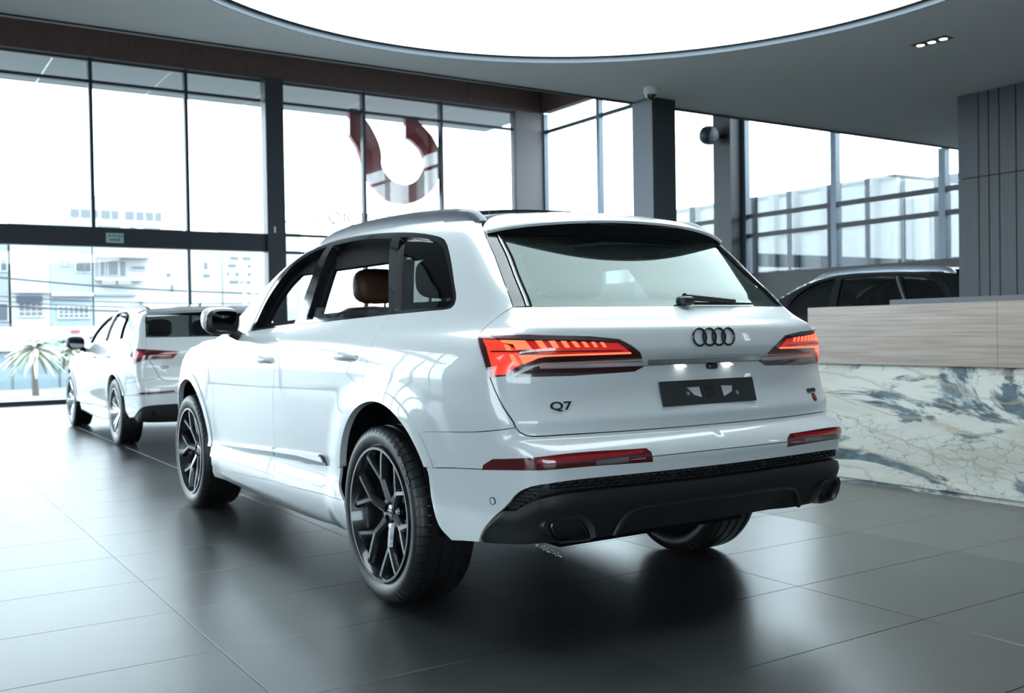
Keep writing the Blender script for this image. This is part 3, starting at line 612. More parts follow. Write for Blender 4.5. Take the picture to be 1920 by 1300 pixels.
class Body:
    """implicit car body: side half-width S(x,z), tail R(y,z), nose N(y,z), top T(x,y); smooth intersection"""
    def __init__(s,side,plan,rear,rearcurve,top,topcurve,nose,wheels,bl,k=.05,xc=-.2,yc=.3,rr=.6,green=None,xf=3.2,z0=.8):
        s.xf=xf; s.z0=z0; s.uc=-(rr*np.pi/2+yc); s.uf=xf-xc; s.un=s.uf+rr*np.pi/2+yc
        s.P=pchip(*zip(*side)); s.pl=pchip(*zip(*plan)); s.R0=pchip(*zip(*rear)); s.Rc=pchip(*zip(*rearcurve))
        s.T0=pchip(*zip(*top)); s.Tc=pchip(*zip(*topcurve)); s.N0=pchip(*zip(*nose)); s.wh=wheels; s.bl=bl; s.k=k; s.xc=xc; s.yc=yc; s.rr=rr
        s.green=pchip(*zip(*green)) if green else None
    def S(s,x,z):
        v=s.P(z)+s.pl(x)
        if s.green is not None: v=v+s.green(x)*sst(1.0,1.25,z)
        for wx,wz in s.wh:
            r=np.hypot((x-wx),(z-wz)); 
            v=v+s.bl[0]*(1-sst(s.bl[1],s.bl[2],r))*(1-sst(.8,1.0,z))
        return v
    def R(s,y,z): 
        a=np.abs(y); return s.R0(z)+s.Rc(z)*(a**2+1.2*a**4)
    def T(s,x,y): return s.T0(x)-s.Tc(x)*(np.abs(y)**2.5)
    def N(s,y,z): return s.N0(z)-.35*np.abs(y)**2.2-.25*np.abs(y)**6
    def G(s,p):
        x,y,z=p[...,0],p[...,1],p[...,2]
        a=np.abs(y)-s.S(x,z); b=s.R(y,z)-x; c=z-s.T(x,y); d=x-s.N(y,z)
        def smx(p,q,k):
            h=np.maximum(k-np.abs(p-q),0)/k
            return np.maximum(p,q)+h*h*h*k/6
        kk=s.k
        g=smx(a,b,kk*2.2); g=smx(g,c,kk*2.0); g=smx(g,d,kk*2.2)
        return g
    def cast(s,o,d,t1=1.7,n=272):
        """first exit from inside along rays o+t d"""
        o=np.asarray(o,float); d=np.asarray(d,float); o,d=np.broadcast_arrays(o,d)
        lo=np.zeros(o.shape[:-1]); hi=np.full(o.shape[:-1],np.nan)
        ts=np.linspace(0,t1,n//8)
        found=np.zeros(lo.shape,bool)
        for t in ts[1:]:
            g=s.G(o+t*d); new=(~found)&(g>0); hi=np.where(new,t,hi); found|=new; lo=np.where(found,lo,t)
        hi=np.where(np.isnan(hi),t1,hi)
        for _ in range(19):
            m=(lo+hi)/2; g=s.G(o+m[...,None]*d); lo=np.where(g<=0,m,lo); hi=np.where(g>0,m,hi)
        return o+((lo+hi)/2)[...,None]*d
    def chart(s,u,z):
        u=np.asarray(u,float); z=np.asarray(z,float)
        th=np.clip(-u/s.rr,0,np.pi/2); b=s.rr*np.pi/2; uf=s.xf-s.xc
        ph=np.clip((u-uf)/s.rr,0,np.pi/2)
        ox=np.clip(s.xc+u,s.xc,s.xf); oy=np.where(u>=-b,s.yc,s.yc+(u+b)); oy=np.where(u>uf+b,s.yc-(u-uf-b),oy)
        o=np.stack([ox,oy,z],-1); d=np.stack([np.sin(ph)-np.sin(th),np.cos(th)*np.cos(ph),0*z],-1)
        d=d/np.linalg.norm(d,axis=-1,keepdims=True)
        return s.cast(o,d)
    def up(s,x,y):
        x=np.asarray(x,float); y=np.asarray(y,float); o=np.stack([x,y,np.full_like(x,s.z0)],-1)
        return s.cast(o,np.array([0,0,1.]))
    def sv(s,x,z):
        x=np.asarray(x,float); z=np.asarray(z,float)
        p=s.cast(np.stack([x,np.full_like(x,s.yc),z],-1),np.array([0,1.,0])); return [s.inv(q) for q in np.atleast_2d(p)]
    def inv(s,p):
        x,y,z=p
        if x>s.xf:
            if y<=s.yc: return (s.uf+s.rr*np.pi/2+(s.yc-y),z)
            return (s.uf+s.rr*np.arctan2(x-s.xf,y-s.yc),z)
        if x>=s.xc: return (x-s.xc,z)
        b=s.rr*np.pi/2
        if y<=s.yc: return (-b-(s.yc-y),z)
        return (-s.rr*np.arctan2(s.xc-x,y-s.yc),z)
    def normal(s,p,e=2e-4):
        p=np.asarray(p,float); n=np.stack([s.G(p+e*np.eye(3)[i])-s.G(p-e*np.eye(3)[i]) for i in range(3)],-1)
        return n/np.maximum(np.linalg.norm(n,axis=-1,keepdims=True),1e-9)
    def hit(s,C,d,t0=1.5,t1=12,n=1500):
        """outside ray -> first entry"""
        ts=np.linspace(t0,t1,n); g=s.G(C+ts[:,None]*d); k=np.where(g<0)[0]
        if len(k)==0:
            i=np.argmin(g); return C+ts[i]*d,g[i]
        lo,hi=ts[k[0]-1],ts[k[0]]
        for _ in range(40):
            m=(lo+hi)/2
            if s.G((C+m*d)[None])[0]<0: hi=m
            else: lo=m
        return C+hi*d,0.

Q7=Body(
 side=[(.10,.80),(.19,.86),(.24,.905),(.30,.938),(.36,.950),(.43,.940),(.50,.930),(.60,.938),(.75,.952),(.88,.960),(.98,.960),(1.06,.952),(1.11,.942),(1.135,.930),(1.165,.905),(1.25,.868),(1.40,.812),(1.52,.764),(1.60,.724),(1.68,.660),(1.80,.47)],
 plan=[(-1.3,-.26),(-1.1,-.162),(-.9,-.096),(-.7,-.048),(-.4,-.016),(0,0),(.4,.004),(1.4,.006),(2.4,.004),(2.9,-.003),(3.2,-.016),(3.5,-.055),(3.8,-.15),(4.0,-.3)],
 green=[(-.9,-.06),(-.6,-.04),(-.3,-.025),(.1,-.012),(.6,.004),(1.2,.016),(1.7,.024),(2.4,.01)],
 rear=[(.10,-.80),(.26,-.98),(.36,-1.05),(.46,-1.078),(.56,-1.090),(.64,-1.100),(.688,-1.110),(.70,-1.108),(.735,-1.092),(.755,-1.060),(.775,-1.037),(.80,-1.043),(.825,-1.051),(.84,-1.047),(.87,-1.035),(.92,-1.016),(.99,-1.006),(1.03,-1.012),(1.06,-1.045),(1.09,-1.056),(1.13,-1.053),(1.168,-1.044),(1.182,-1.030),(1.205,-.975),(1.25,-.885),(1.30,-.83),(1.40,-.71),(1.50,-.595),(1.60,-.48),(1.70,-.37)],
 rearcurve=[(.1,.07),(.7,.07),(.8,.10),(1.03,.115),(1.06,.14),(1.2,.155),(1.25,.13),(1.5,.13)],
 top=[(-.9,1.56),(-.6,1.635),(-.3,1.685),(0,1.712),(.4,1.734),(.8,1.740),(1.1,1.730),(1.35,1.704),(1.5,1.668),(1.8,1.54),(2.1,1.38),(2.35,1.255),(2.45,1.222),(2.6,1.20),(3.0,1.15),(3.4,1.065),(3.6,1.0),(3.8,.90),(3.95,.75)],
 topcurve=[(-1,.13),(1.4,.13),(2.4,.06),(3.0,.05),(4,.05)],
 nose=[(.1,3.6),(.25,3.86),(.4,3.92),(.7,3.92),(.9,3.84),(1.0,3.74),(1.1,3.55),(1.3,3.3),(1.8,3.0)],
 wheels=[(0,.38),(2.999,.38)],bl=(.020,.46,.66))

# ------------------------------------------------------------------ panels cut from the body surface
def cr(pts, step=.02):
    """smooth polyline through points, resampled"""
    P = np.array(pts, float)
    if len(P) > 2:
        Q = np.vstack([2*P[0]-P[1], P, 2*P[-1]-P[-2]]); out = []
        for i in range(1, len(Q)-2):
            p0, p1, p2, p3 = Q[i-1], Q[i], Q[i+1], Q[i+2]; n = max(2, int(np.linalg.norm(p2-p1)/.004))
            k = np.linspace(0, 1, n, endpoint=False)[:, None]
            d = np.linalg.norm(p2-p1); m1 = (p2-p0)/max(np.linalg.norm(p2-p1)+np.linalg.norm(p1-p0), 1e-6)*d; m2 = (p3-p1)/max(np.linalg.norm(p3-p2)+np.linalg.norm(p2-p1), 1e-6)*d
            out.append((2*k**3-3*k**2+1)*p1+(k**3-2*k**2+k)*m1+(3*k**2-2*k**3)*p2+(k**3-k**2)*m2)
        P = np.vstack(out+[Q[-2:-1]])
    L = np.r_[0, np.cumsum(np.linalg.norm(np.diff(P, axis=0), axis=1))]; n = max(1, int(math.ceil(L[-1]/step)))
    t = np.linspace(0, L[-1], n+1); return np.stack([np.interp(t, L, P[:, 0]), np.interp(t, L, P[:, 1])], -1)
def path(*segs, step=.02):
    out = []
    for sgm in segs: out.extend(cr(sgm, step)[:-1].tolist())
    a = np.array(out); return a[np.linalg.norm(a-np.roll(a, 1, 0), axis=1) > 1e-4]
def inside(poly, q):
    x, y = q[:, 0], q[:, 1]; c = np.zeros(len(q), bool); a = poly; b = np.roll(poly, -1, 0)
    for (x0, y0), (x1, y1) in zip(a, b):
        if y0 == y1: continue
        t = ((y0 > y) != (y1 > y)) & (x < (x1-x0)*(y-y0)/(y1-y0)+x0); c ^= t
    return c
def bdist(poly, q):
    d = np.full(len(q), 9.); a = poly; b = np.roll(poly, -1, 0)
    for p0, p1 in zip(a, b):
        e = p1-p0; t = np.clip(((q-p0)@e)/max(e@e, 1e-12), 0, 1); d = np.minimum(d, np.linalg.norm(q-(p0+t[:, None]*e), axis=1))
    return d
def area(p): x, y = p[:, 0], p[:, 1]; return .5*np.sum(x*np.roll(y, -1)-np.roll(x, -1)*y)
class Piece:
    def __init__(s, V, N, F): s.V, s.N, s.F = V, N, F
    def mirror(s): return Piece(s.V*[1, -1, 1], s.N*[1, -1, 1], [f[::-1] for f in s.F])
def panel(B, poly, chart='side', h=.035, off=0., inset=.0016, flange=.014, holes=(), edge_round=True):
    polys = []
    for k, pl_ in enumerate([poly]+list(holes)):
        p = np.array(pl_, float)
        if (area(p) < 0) != (k > 0): p = p[::-1]
        cen = (p[:, 0] <= B.uc+1e-5) | (p[:, 0] >= B.un-1e-5) if chart == 'side' else (p[:, 1] <= 1e-6)
        if inset:
            e = np.roll(p, -1, 0)-np.roll(p, 1, 0); l = np.linalg.norm(e, axis=1, keepdims=True); nrm = np.stack([-e[:, 1], e[:, 0]], -1)/np.maximum(l, 1e-9)
            q = p+nrm*inset
            if chart == 'side': q[cen, 0] = p[cen, 0]
            else: q[cen, 1] = p[cen, 1]
            p = q
        polys.append((p, cen))
    allp = np.vstack([p for p, _ in polys]); lo, hi = allp.min(0), allp.max(0)
    gx, gy = np.meshgrid(np.arange(lo[0], hi[0]+h, h), np.arange(lo[1], hi[1]+h, h*.866)); gx = gx+(np.arange(gx.shape[0]) % 2)[:, None]*h/2
    q = np.stack([gx.ravel(), gy.ravel()], -1)
    ok = inside(polys[0][0], q) & (bdist(polys[0][0], q) > h*.42)
    for p, _ in polys[1:]: ok &= ~inside(p, q) & (bdist(p, q) > h*.42)
    q = q[ok]; pts = np.vstack([allp, q]); edges = []; k = 0
    for p, _ in polys: edges += [(k+i, k+(i+1) % len(p)) for i in range(len(p))]; k += len(p)
    Vc, _, Fc = delaunay_2d_cdt([Vector(a) for a in pts], edges, [], 0, 1e-7)[:3]
    V2 = np.array([tuple(v) for v in Vc]); cen2 = np.array([V2[list(f)].mean(0) for f in Fc])
    ok = inside(polys[0][0], cen2)
    for p, _ in polys[1:]: ok &= ~inside(p, cen2)
    F = [tuple(f) for f, o_ in zip(Fc, ok) if o_]
    P = B.chart(V2[:, 0], V2[:, 1]) if chart == 'side' else B.up(V2[:, 0], V2[:, 1])
    N = B.normal(P); P = P+N*off
    F = orient(P, N, F)
    Vs, Ns = [P], [N]; k = len(P)
    if flange:
        for p, cen in polys:
            b3 = B.chart(p[:, 0], p[:, 1]) if chart == 'side' else B.up(p[:, 0], p[:, 1]); bn = B.normal(b3); b3 = b3+bn*off
            tg = np.roll(b3, -1, 0)-np.roll(b3, 1, 0); sd = np.cross(tg, bn); sd /= np.maximum(np.linalg.norm(sd, axis=1, keepdims=True), 1e-9)
            if chart == 'side': sd = -sd
            m = len(p); c0 = .0025 if edge_round else 0
            # outward check: move a little and test in chart sense by comparing with panel centre direction is unreliable, use winding
            A = b3; Bv = b3-bn*flange
            ndir = sd
            Vs += [A, Bv]; Ns += [ndir, ndir]
            for i in range(m):
                j = (i+1) % m
                if cen[i] and cen[j]: continue
                F.append((k+j, k+m+j, k+m+i, k+i) if chart == 'side' else (k+i, k+m+i, k+m+j, k+j))
            k += 2*m
    return Piece(np.vstack(Vs), np.vstack(Ns), F)
def orient(P, N, F):
    out = []
    for f in F:
        a, b, c = P[f[0]], P[f[1]], P[f[2]]; g_ = np.cross(b-a, c-a)
        out.append(f if g_@(N[f[0]]+N[f[1]]+N[f[2]]) >= 0 else f[::-1])
    return out
def pobj(name, pieces, m, parent, custom=True):
    V, N, F, k = [], [], [], 0
    for p in pieces:
        V.append(p.V); N.append(p.N); F += [tuple(i+k for i in f) for f in p.F]; k += len(p.V)
    V = np.vstack(V); N = np.vstack(N)
    me = bpy.data.meshes.new(name); me.from_pydata(V.tolist(), [], F); me.update(); me.materials.append(MATS[m])
    me.polygons.foreach_set('use_smooth', [True]*len(me.polygons))
    if custom and len(me.vertices) == len(N): me.normals_split_custom_set_from_vertices(N.tolist())
    return link(name, me, parent)
def side_pair(name, pc, m, parent, sub=None):
    a = pobj(name, [pc], m, parent); b = pobj(name, [pc.mirror()], m, parent); return a, b
def on_side(B, u, z, off=0.):
    p = B.chart(np.array([u]), np.array([z])); n = B.normal(p); return p[0]+n[0]*off, n[0]
# ================================================================== WHEELS
def tyre_mesh(R=.38, rr=.285, w_=.285, nb=60, name='tire', m='rubber'):
    h = w_/2
    prof = [(-h*.80, rr-.004), (-h*.93, rr+.010), (-h, rr+.045), (-h*.985, R-.035), (-h*.90, R-.010), (-h*.80, R-.002)]
    for g_ in (-.58, -.20, .20, .58):
        prof += [(h*g_-.008, R), (h*g_-.006, R-.008), (h*g_+.006, R-.008), (h*g_+.008, R)]
    prof += [(-a, r) for a, r in prof[:6][::-1]]
    angs = []
    for i in range(nb):
        b = 2*PI*i/nb; s_ = 2*PI/nb; angs += [(b, 0), (b+.80*s_, 0), (b+.83*s_, 1), (b+.97*s_, 1)]
    V, F = [], []; n, mm = len(angs), len(prof)
    for t, lowr in angs:
        for a, r in prof:
            d = .007 if (lowr and h*.62 < abs(a) < h*.97 and r > R-.04) else 0
            V.append(((r-d)*math.cos(t), a, (r-d)*math.sin(t)))
    for i in range(n):
        for j in range(mm-1):
            a0, b0 = i*mm+j, ((i+1) % n)*mm+j; F.append((a0, b0, b0+1, a0+1))
    return MB().add(V, F).mesh(name, m, 40)
def wheel_proto(R=.38, rr=.285, w_=.285, n_sp=6, rim_m='rim_black', style='y', lettering=None):
    """wheel standing at the origin, outer face towards +Y; the rim is the part, the rest are its pieces"""
    h = w_/2
    rim = MB().lathe([(h-.012, rr+.004), (h-.002, rr+.002), (h-.002, rr-.008), (h-.012, rr-.013), (h-.05, rr-.022), (h-.09, rr-.035), (-h+.02, rr-.045), (-h+.005, rr-.005), (-h+.005, rr+.002)], 'y', 72).obj('wheel', rim_m)
    link('tire', tyre_mesh(R, rr, w_), rim)
    yo = lambda r: h-.018-.050*max(0, 1-r/(rr-.02))**1.3      # spoke face depth, hub set back
    def strut(mb, p0, p1, w0, w1, t0=.030, t1=.026):
        P0, P1 = np.array(p0), np.array(p1); d = P1-P0; L = np.linalg.norm(d); d /= L; nrm = np.array([-d[1], d[0]]); n = 6; V, F = [], []
        for i in range(n+1):
            c_ = P0+d*L*i/n; ww = w0+(w1-w0)*i/n; th = t0+(t1-t0)*i/n; r_ = np.hypot(*c_); y = yo(r_)
            for sgn, k_, dy in ((-1, 1., -.010), (-1, .45, 0), (1, .45, 0), (1, 1., -.010), (1, 1.15, -th), (-1, 1.15, -th)):
                q = c_+nrm*sgn*ww*.5*k_; V.append((q[0], y+dy, q[1]))
        for i in range(n):
            for k_ in range(6): a = i*6+k_; b = i*6+(k_+1) % 6; F.append((a, b, b+6, a+6))
        F += [tuple(range(6))[::-1], tuple(range(n*6, n*6+6))]; mb.add(V, [f[::-1] for f in F])
    for i in range(n_sp):
        a = 2*PI*i/n_sp+.30; ro = lambda r, da: (r*math.cos(a+da), r*math.sin(a+da)); mb = MB()
        if style == 'y':
            strut(mb, ro(.045, 0), ro(rr*.55, 0), .050, .042); nd = ro(rr*.51, 0)
            strut(mb, nd, ro(rr-.010, .29), .034, .032); strut(mb, nd, ro(rr-.010, -.29), .034, .032)
        else:
            strut(mb, ro(.04, .10), ro(rr-.010, .17), .030, .042); strut(mb, ro(.04, -.10), ro(rr-.010, -.17), .030, .042); strut(mb, ro(.05, 0), ro(rr*.5, 0), .03, .03)
        mb.obj('spoke', rim_m, rim, 35)
    MB().lathe([(yo(.0)-.002, .080), (yo(0)+.004, .070), (yo(0)+.004, .050), (yo(0)-.012, .040), (yo(0)-.06, .040)], 'y', 40).add([], []).obj('hub', rim_m, rim)
    cap = MB().lathe([(yo(0)-.008, .036), (yo(0)+.002, .034), (yo(0)+.005, .026), (yo(0)+.006, .0005)], 'y', 32).obj('center_cap', 'gloss_black', rim)
    for k in range(4): MB().tube([(.0095*math.cos(t)+(k-1.5)*.0115, yo(0)+.007, .0095*math.sin(t)) for t in np.linspace(0, 2*PI, 20, endpoint=False)], .0011, 6, True).obj('cap_ring', 'chrome', cap)
    for k in range(5):
        a = 2*PI*k/5+.5; p = (.052*math.cos(a), 0, .052*math.sin(a))
        MB().cyl((p[0], yo(0)-.03, p[2]), (p[0], yo(0)-.004, p[2]), .010, n=6).obj('lug_bolt', 'satin_grey', rim)
    MB().lathe([(-.02, .06), (-.02, .205), (-.045, .205), (-.045, .06)], 'y', 48).obj('brake_disc', 'disc', rim)
    MB().lathe([(-h+.003, .05), (-h+.003, rr+.004), (-h+.02, rr-.004), (-h+.02, .05)], 'y', 40, closed=True).obj('inner_blackout', 'liner', rim)  # dark disc added to keep the wheel's inner side black and free of glare
    MB().box(-.21, -.12, -.06, .01, -.09, .09).obj('brake_caliper', 'satin_grey', rim)
    if lettering:
        me = text_mesh(lettering, .052, .0, 'tire_lettering', .0015); rad = (R+rr)/2+.006; src = [(v.co.x, v.co.y) for v in me.vertices]; a0 = math.radians(42)
        for v, (x, y) in zip(me.vertices, src):
            t = a0-x/rad; r_ = rad+y*.9; v.co = (-r_*math.cos(t), h+.0016, r_*math.sin(t))
        me.materials.append(MATS['tyre_print']); link('lettering', me, rim)
    return rim
mat('tyre_print', (.05, .052, .056), .45)

# ================================================================== CAR
def build_car(cfg):
    B = cfg['body']; paint = cfg['paint']; root = empty(cfg['name'], cfg['loc'], cfg.get('rz', 0)); tag(root, cfg['label'], 'car', cfg.get('group'))
    det = cfg.get('detail', True); h = .032 if det else .05
    uc = B.uc; c = cfg
    r_arch, r_fl = c['arch_r']; zc = c['arch_z']; wb = c['wheelbase']; ax = c.get('arch_dx', -.015)
    def arc(xw, r, a0, a1, n=26): t = np.linspace(math.radians(a0), math.radians(a1), n); return B.sv(xw+ax+r*np.cos(t), zc+r*np.sin(t))
    def at_z(xw, r, z, side): d = math.sqrt(max(0, r*r-(z-zc)**2)); return math.degrees(math.atan2(z-zc, side*d))
    def P3(u, z): return B.chart(np.array([u]), np.array([z]))[0]
    def top_curve(pts): p = B.up(*np.array(pts, float).T); return [B.inv(q) for q in p]
    # -- key lines on the left flank (u along the flank, z height)
    roof_edge = c['roof_edge']; ws_edge = c['ws_edge']; hood_edge = c['hood_edge']
    re_s, ws_s, hd_s = top_curve(roof_edge), top_curve(ws_edge), top_curve(hood_edge)
    dlo = c['dlo']; i0, i1 = c['dlo_split']                       # dlo list starts at the belt under the C pillar and runs rear-up-forward
    Cl, Bl, Al = c['C_line'], c['B_line'], c['A_line']; ridge = c['ridge']
    zq = c['flare_z']
    # -- body side (quarter, D pillar, roof frame, A pillar)
    fl_r = arc(0, r_fl, at_z(0, r_fl, c['q1'][0][1], -1)-360 if False else 180-math.degrees(math.asin((c['q1'][0][1]-zc)/r_fl)), math.degrees(math.asin((Cl[0][1]-zc)/r_fl)))
    body = path(fl_r, [fl_r[-1], *Cl[1:]], dlo, [dlo[-1], *c['a_base'], ws_s[-1]], ws_s[::-1], [ws_s[0], re_s[0]], re_s, [re_s[-1], *c['dp_top'], c['dpo'][0]], c['dpo'], c['tg_up'], c['tg_low'], [c['tg_low'][-1], *c['q1'][::-1][:-1], fl_r[0]], step=.022)
    side_pair('body_side', panel(B, body, h=h), paint, root)
    # -- doors
    fl_f = arc(0, r_fl, math.degrees(math.asin((Cl[0][1]-zc)/r_fl)), math.degrees(math.asin((c['sill_z']-zc)/r_fl)))
    belt = [p for p in dlo if False]
    rd = path([fl_f[0], *Cl[1:]], [Cl[-1], *c['belt_r'], Bl[0]], Bl, [Bl[-1], *ridge['rear'], c['rd_foot'][-1]], c['rd_foot'][::-1], [c['rd_foot'][0], fl_f[-1]], fl_f[::-1], step=.022)
    fd = path([Bl[0], *c['belt_f'], c['door_top'][0]], c['door_top'], Al, [Al[-1], *ridge['front'], Bl[-1]], Bl[::-1], step=.022)
    RD = side_pair('rear_door', panel(B, rd, h=h), paint, root); FD = side_pair('front_door', panel(B, fd, h=h), paint, root)
    # -- front fender, hood, front bumper
    ff = arc(wb, r_fl, 180-math.degrees(math.asin((Al[-1][1]+.06-zc)/r_fl)), math.degrees(math.asin((c['nose_z']-zc)/r_fl)))
    fen = path([ff[0], (Al[-1][0], Al[-1][1]+.05)], Al[::-1][0:] if False else [(Al[-1][0], Al[-1][1]+.05), *Al[::-1][1:]], [Al[0], *c['door_top'][::-1][1:-1], c['a_base'][-1]], [c['a_base'][-1], hd_s[0]], hd_s, [hd_s[-1], *c['fen_nose'], ff[-1]], ff[::-1], step=.03)
    side_pair('front_fender', panel(B, fen, h=.05), paint, root)
    hp = [(x, y) for x, y in hood_edge]
    pobj('hood', sym(panel(B, path([(hp[0][0], 0), hp[0]], hp, [hp[-1], (hp[-1][0]+.06, 0)], [(hp[-1][0]+.06, 0), (hp[0][0], 0)], step=.04), 'top', h=.06)), paint, root)
    nz = c['nose_z']; un = B.un
    fb = path([ff[-1], *c['fen_nose'][::-1][:-1], c['fen_nose'][0]], [c['fen_nose'][0], (un, c['nose_top'])], [(un, c['nose_top']), (un, .27)], [(un, .27), (B.uf+.2, .25)], [(B.uf+.2, .25), B.sv(wb+ax+r_arch+.02, .30)[0]], [B.sv(wb+ax+r_arch+.02, .30)[0], ff[-1]], step=.04)
    FBm = pobj('front_bumper', sym(panel(B, fb, h=.06)), paint, root)
    dz = c.get('front_dz', 0); gp = path([(un, .40), (un, .88+dz)], [(un, .88+dz), (un-.42, .86+dz)], [(un-.42, .86+dz), (un-.52, .60), (un-.42, .40)], [(un-.42, .40), (un, .40)], step=.04)
    pobj('grille', sym(panel(B, gp, h=.06, off=.012)), 'satin_black', FBm)
    hl = path([(un-.46, .92+dz), (un-.92, .95+dz)], [(un-.92, .95+dz), (un-.90, .84+dz), (un-.50, .78+dz)], [(un-.50, .78+dz), (un-.46, .92+dz)], step=.03)
    for q in sym(panel(B, hl, h=.05, off=.008)): pobj('headlight', [q], 'gloss_black', root)
    # -- roof, windscreen, sunroof glass
    rp = path([(re(roof_edge, 0), 0), roof_edge[0]] if False else [(roof_edge[0][0], 0), roof_edge[0]], roof_edge, [roof_edge[-1], (roof_edge[-1][0], 0)], [(roof_edge[-1][0], 0), (roof_edge[0][0], 0)], step=.03)
    pobj('roof', sym(panel(B, rp, 'top', h=.06)), paint, root)
    pobj('headliner', sym(panel(B, rp, 'top', h=.08, off=-.045, inset=-.01, flange=0)), 'cabin_dark', root)
    if det:
        sg = path([(1.38, 0), (1.38, .46)], [(1.38, .46), (.6, .50), (-.12, .47)], [(-.12, .47), (-.12, 0)], [(-.12, 0), (1.38, 0)], step=.05)
        pobj('sunroof', sym(panel(B, sg, 'top', h=.08, off=.016)), 'gloss_black', root)
    wsx0, wsx1 = ws_edge[0][0], ws_edge[-1][0]
    wp = path([(wsx0, 0), ws_edge[0]], ws_edge, [ws_edge[-1], (wsx1+.05, 0)], [(wsx1+.05, 0), (wsx0, 0)], step=.04)
    pobj('windshield', sym(panel(B, wp, 'top', h=.06, off=-.004)), 'car_glass', root)
    # -- sill
    sl = path([c['rd_foot'][-1], *ridge['rear'][::-1], Bl[-1]], [Bl[-1], *ridge['front'][::-1], Al[-1]], [Al[-1], (Al[-1][0]+.06, .25)], [(Al[-1][0]+.06, .25), (1.4, .20), (c['rd_foot'][-1][0]-.06, .24)], [(c['rd_foot'][-1][0]-.06, .24), c['rd_foot'][-1]], step=.03)
    side_pair('sill', panel(B, sl, h=.05, off=-.004), c.get('sill_m', paint), root)
    # -- wheel-arch flares, liners, wheels
    for xw, za, zb in ((0, c['flare_end'][0], c['flare_end'][1]), (wb, c['flare_end'][2], c['flare_end'][3])):
        a1 = 180-math.degrees(math.asin((za-zc)/r_fl)); a0 = math.degrees(math.asin((zb-zc)/r_fl)); b1 = 180-math.degrees(math.asin((za-zc)/r_arch)); b0 = math.degrees(math.asin((zb-zc)/r_arch))
        o_, i_ = arc(xw, r_fl+.004, a0, a1, 40), arc(xw, r_arch, b0, b1, 40)
        side_pair('arch_trim', panel(B, path(o_, [o_[-1], i_[-1]], i_[::-1], [i_[0], o_[0]], step=.02), h=.03, off=.007, flange=.034), c.get('flare_m', paint), root)
        mb = MB(); rl = r_arch+.03; n = 36; prof = [(.955, rl-.0), (.55, rl+.02), (.50, rl), (.50, .02)]; V, F = [], []
        for i in range(n+1):
            t = PI*(-.05+1.10*i/n)
            for y, r_ in prof:
                lx, lz = xw+ax+r_*math.cos(t), zc+r_*math.sin(t); V.append((lx, min(y*c['wy']/.96, float(B.S(np.array(lx), np.array(lz)))-.02), lz))
        for i in range(n):
            for j in range(3): F.append((i*4+j, i*4+j+1, i*4+j+5, i*4+j+4))
        lin = MB().add(V, F); lin.obj('wheel_liner', 'liner', root); MB().add([(x, -y, z) for x, y, z in V], F).obj('wheel_liner', 'liner', root)
    pr = c['wheel']
    for i, (xw, sgn) in enumerate(((0, 1), (0, -1), (wb, 1), (wb, -1))):
        o = pr if (i == 0 and not pr.parent) else copy_tree(pr); o.parent = root
        o.location = (xw, sgn*(c['wy']-c['ww']/2), c['wr']); o.rotation_euler = (0, c.get('spin', (0, .4, .22, .9))[i], 0 if sgn > 0 else PI)
    # -- rear bumper
    fl_rr = arc(0, r_fl+.004, 180-math.degrees(math.asin((c['q1'][0][1]-zc)/r_fl)), 180-math.degrees(math.asin((c['split'][0][1]-zc)/r_fl)), 12)
    bu = path([fl_rr[0], *c['q1'][1:], c['tg_low'][-1]], [c['tg_low'][-1], *c['tg_bot'], (uc, c['tg_bot'][-1][1])], [(uc, c['tg_bot'][-1][1]), (uc, c['split'][-1][1])], c['split'][::-1], [c['split'][0], fl_rr[-1]], fl_rr[::-1], step=.02)
    BU = pobj('rear_bumper', sym(panel(B, bu, h=h)), paint, root)
    bl_ = path(c['split'], [(uc, c['split'][-1][1]), (uc, c['wb'][-1][1])], c['wb'][::-1], c['wb_foot'], c['arch_foot'], step=.02)
    pobj('bumper_skirt', sym(panel(B, bl_, h=h, off=.003)), paint, root)
    for q in sym(panel(B, c['refl'], h=.03, off=.005, flange=.01)): pobj('bumper_reflector', [q], 'reflector_red', BU)
    # -- tailgate, glass, pillar trim
    tg = path(c['tg_up'], c['tg_low'], [c['tg_low'][-1], *c['tg_bot'], (uc, c['tg_bot'][-1][1])], [(uc, c['tg_bot'][-1][1]), (uc, c['gb'])], [(uc, c['gb']), c['tg_up'][0]], step=.02)
    TG = pobj('tailgate', sym(panel(B, tg, h=.024 if det else .04, off=.001, inset=.0026)), paint, root)
    zg = c['glass_top']
    rg = path(c['dpi'][::-1], [c['dpi'][0], (uc, zg)], [(uc, zg), (uc, c['gb']+.003)], [(uc, c['gb']+.003), c['dpi'][-1]], step=.03)
    pobj('rear_window', sym(panel(B, rg, h=.04, off=-.006, flange=.006)), c.get('tail_glass', 'tail_glass'), root)
    if c.get('frit'):
        fr = path(c['dpi'][::-1], [c['dpi'][0], (uc, zg)], [(uc, zg), (uc, zg-.03)], [(uc, zg-.03), c['frit'][0]], c['frit'], [c['frit'][-1], (uc, c['frit'][-1][1])], [(uc, c['frit'][-1][1]), (uc, c['gb']+.004)], [(uc, c['gb']+.004), c['dpi'][-1]], step=.02)
        pobj('window_frit', sym(panel(B, fr, h=.03, off=-.011, flange=0)), 'satin_black', root)
    dp = path(c['dpo'][::-1], [c['dpo'][0], c['dpi'][0]], c['dpi'], [c['dpi'][-1], c['dpo'][-1]], step=.02)
    side_pair('pillar_trim', panel(B, dp, h=.03, off=-.001), 'gloss_black', root)
    # -- side windows
    holes = c['windows']
    dl_poly = path(dlo, [dlo[-1], *c['belt_all']], step=.02)
    wpolys = [path(*wd, step=.02) for wd in holes]
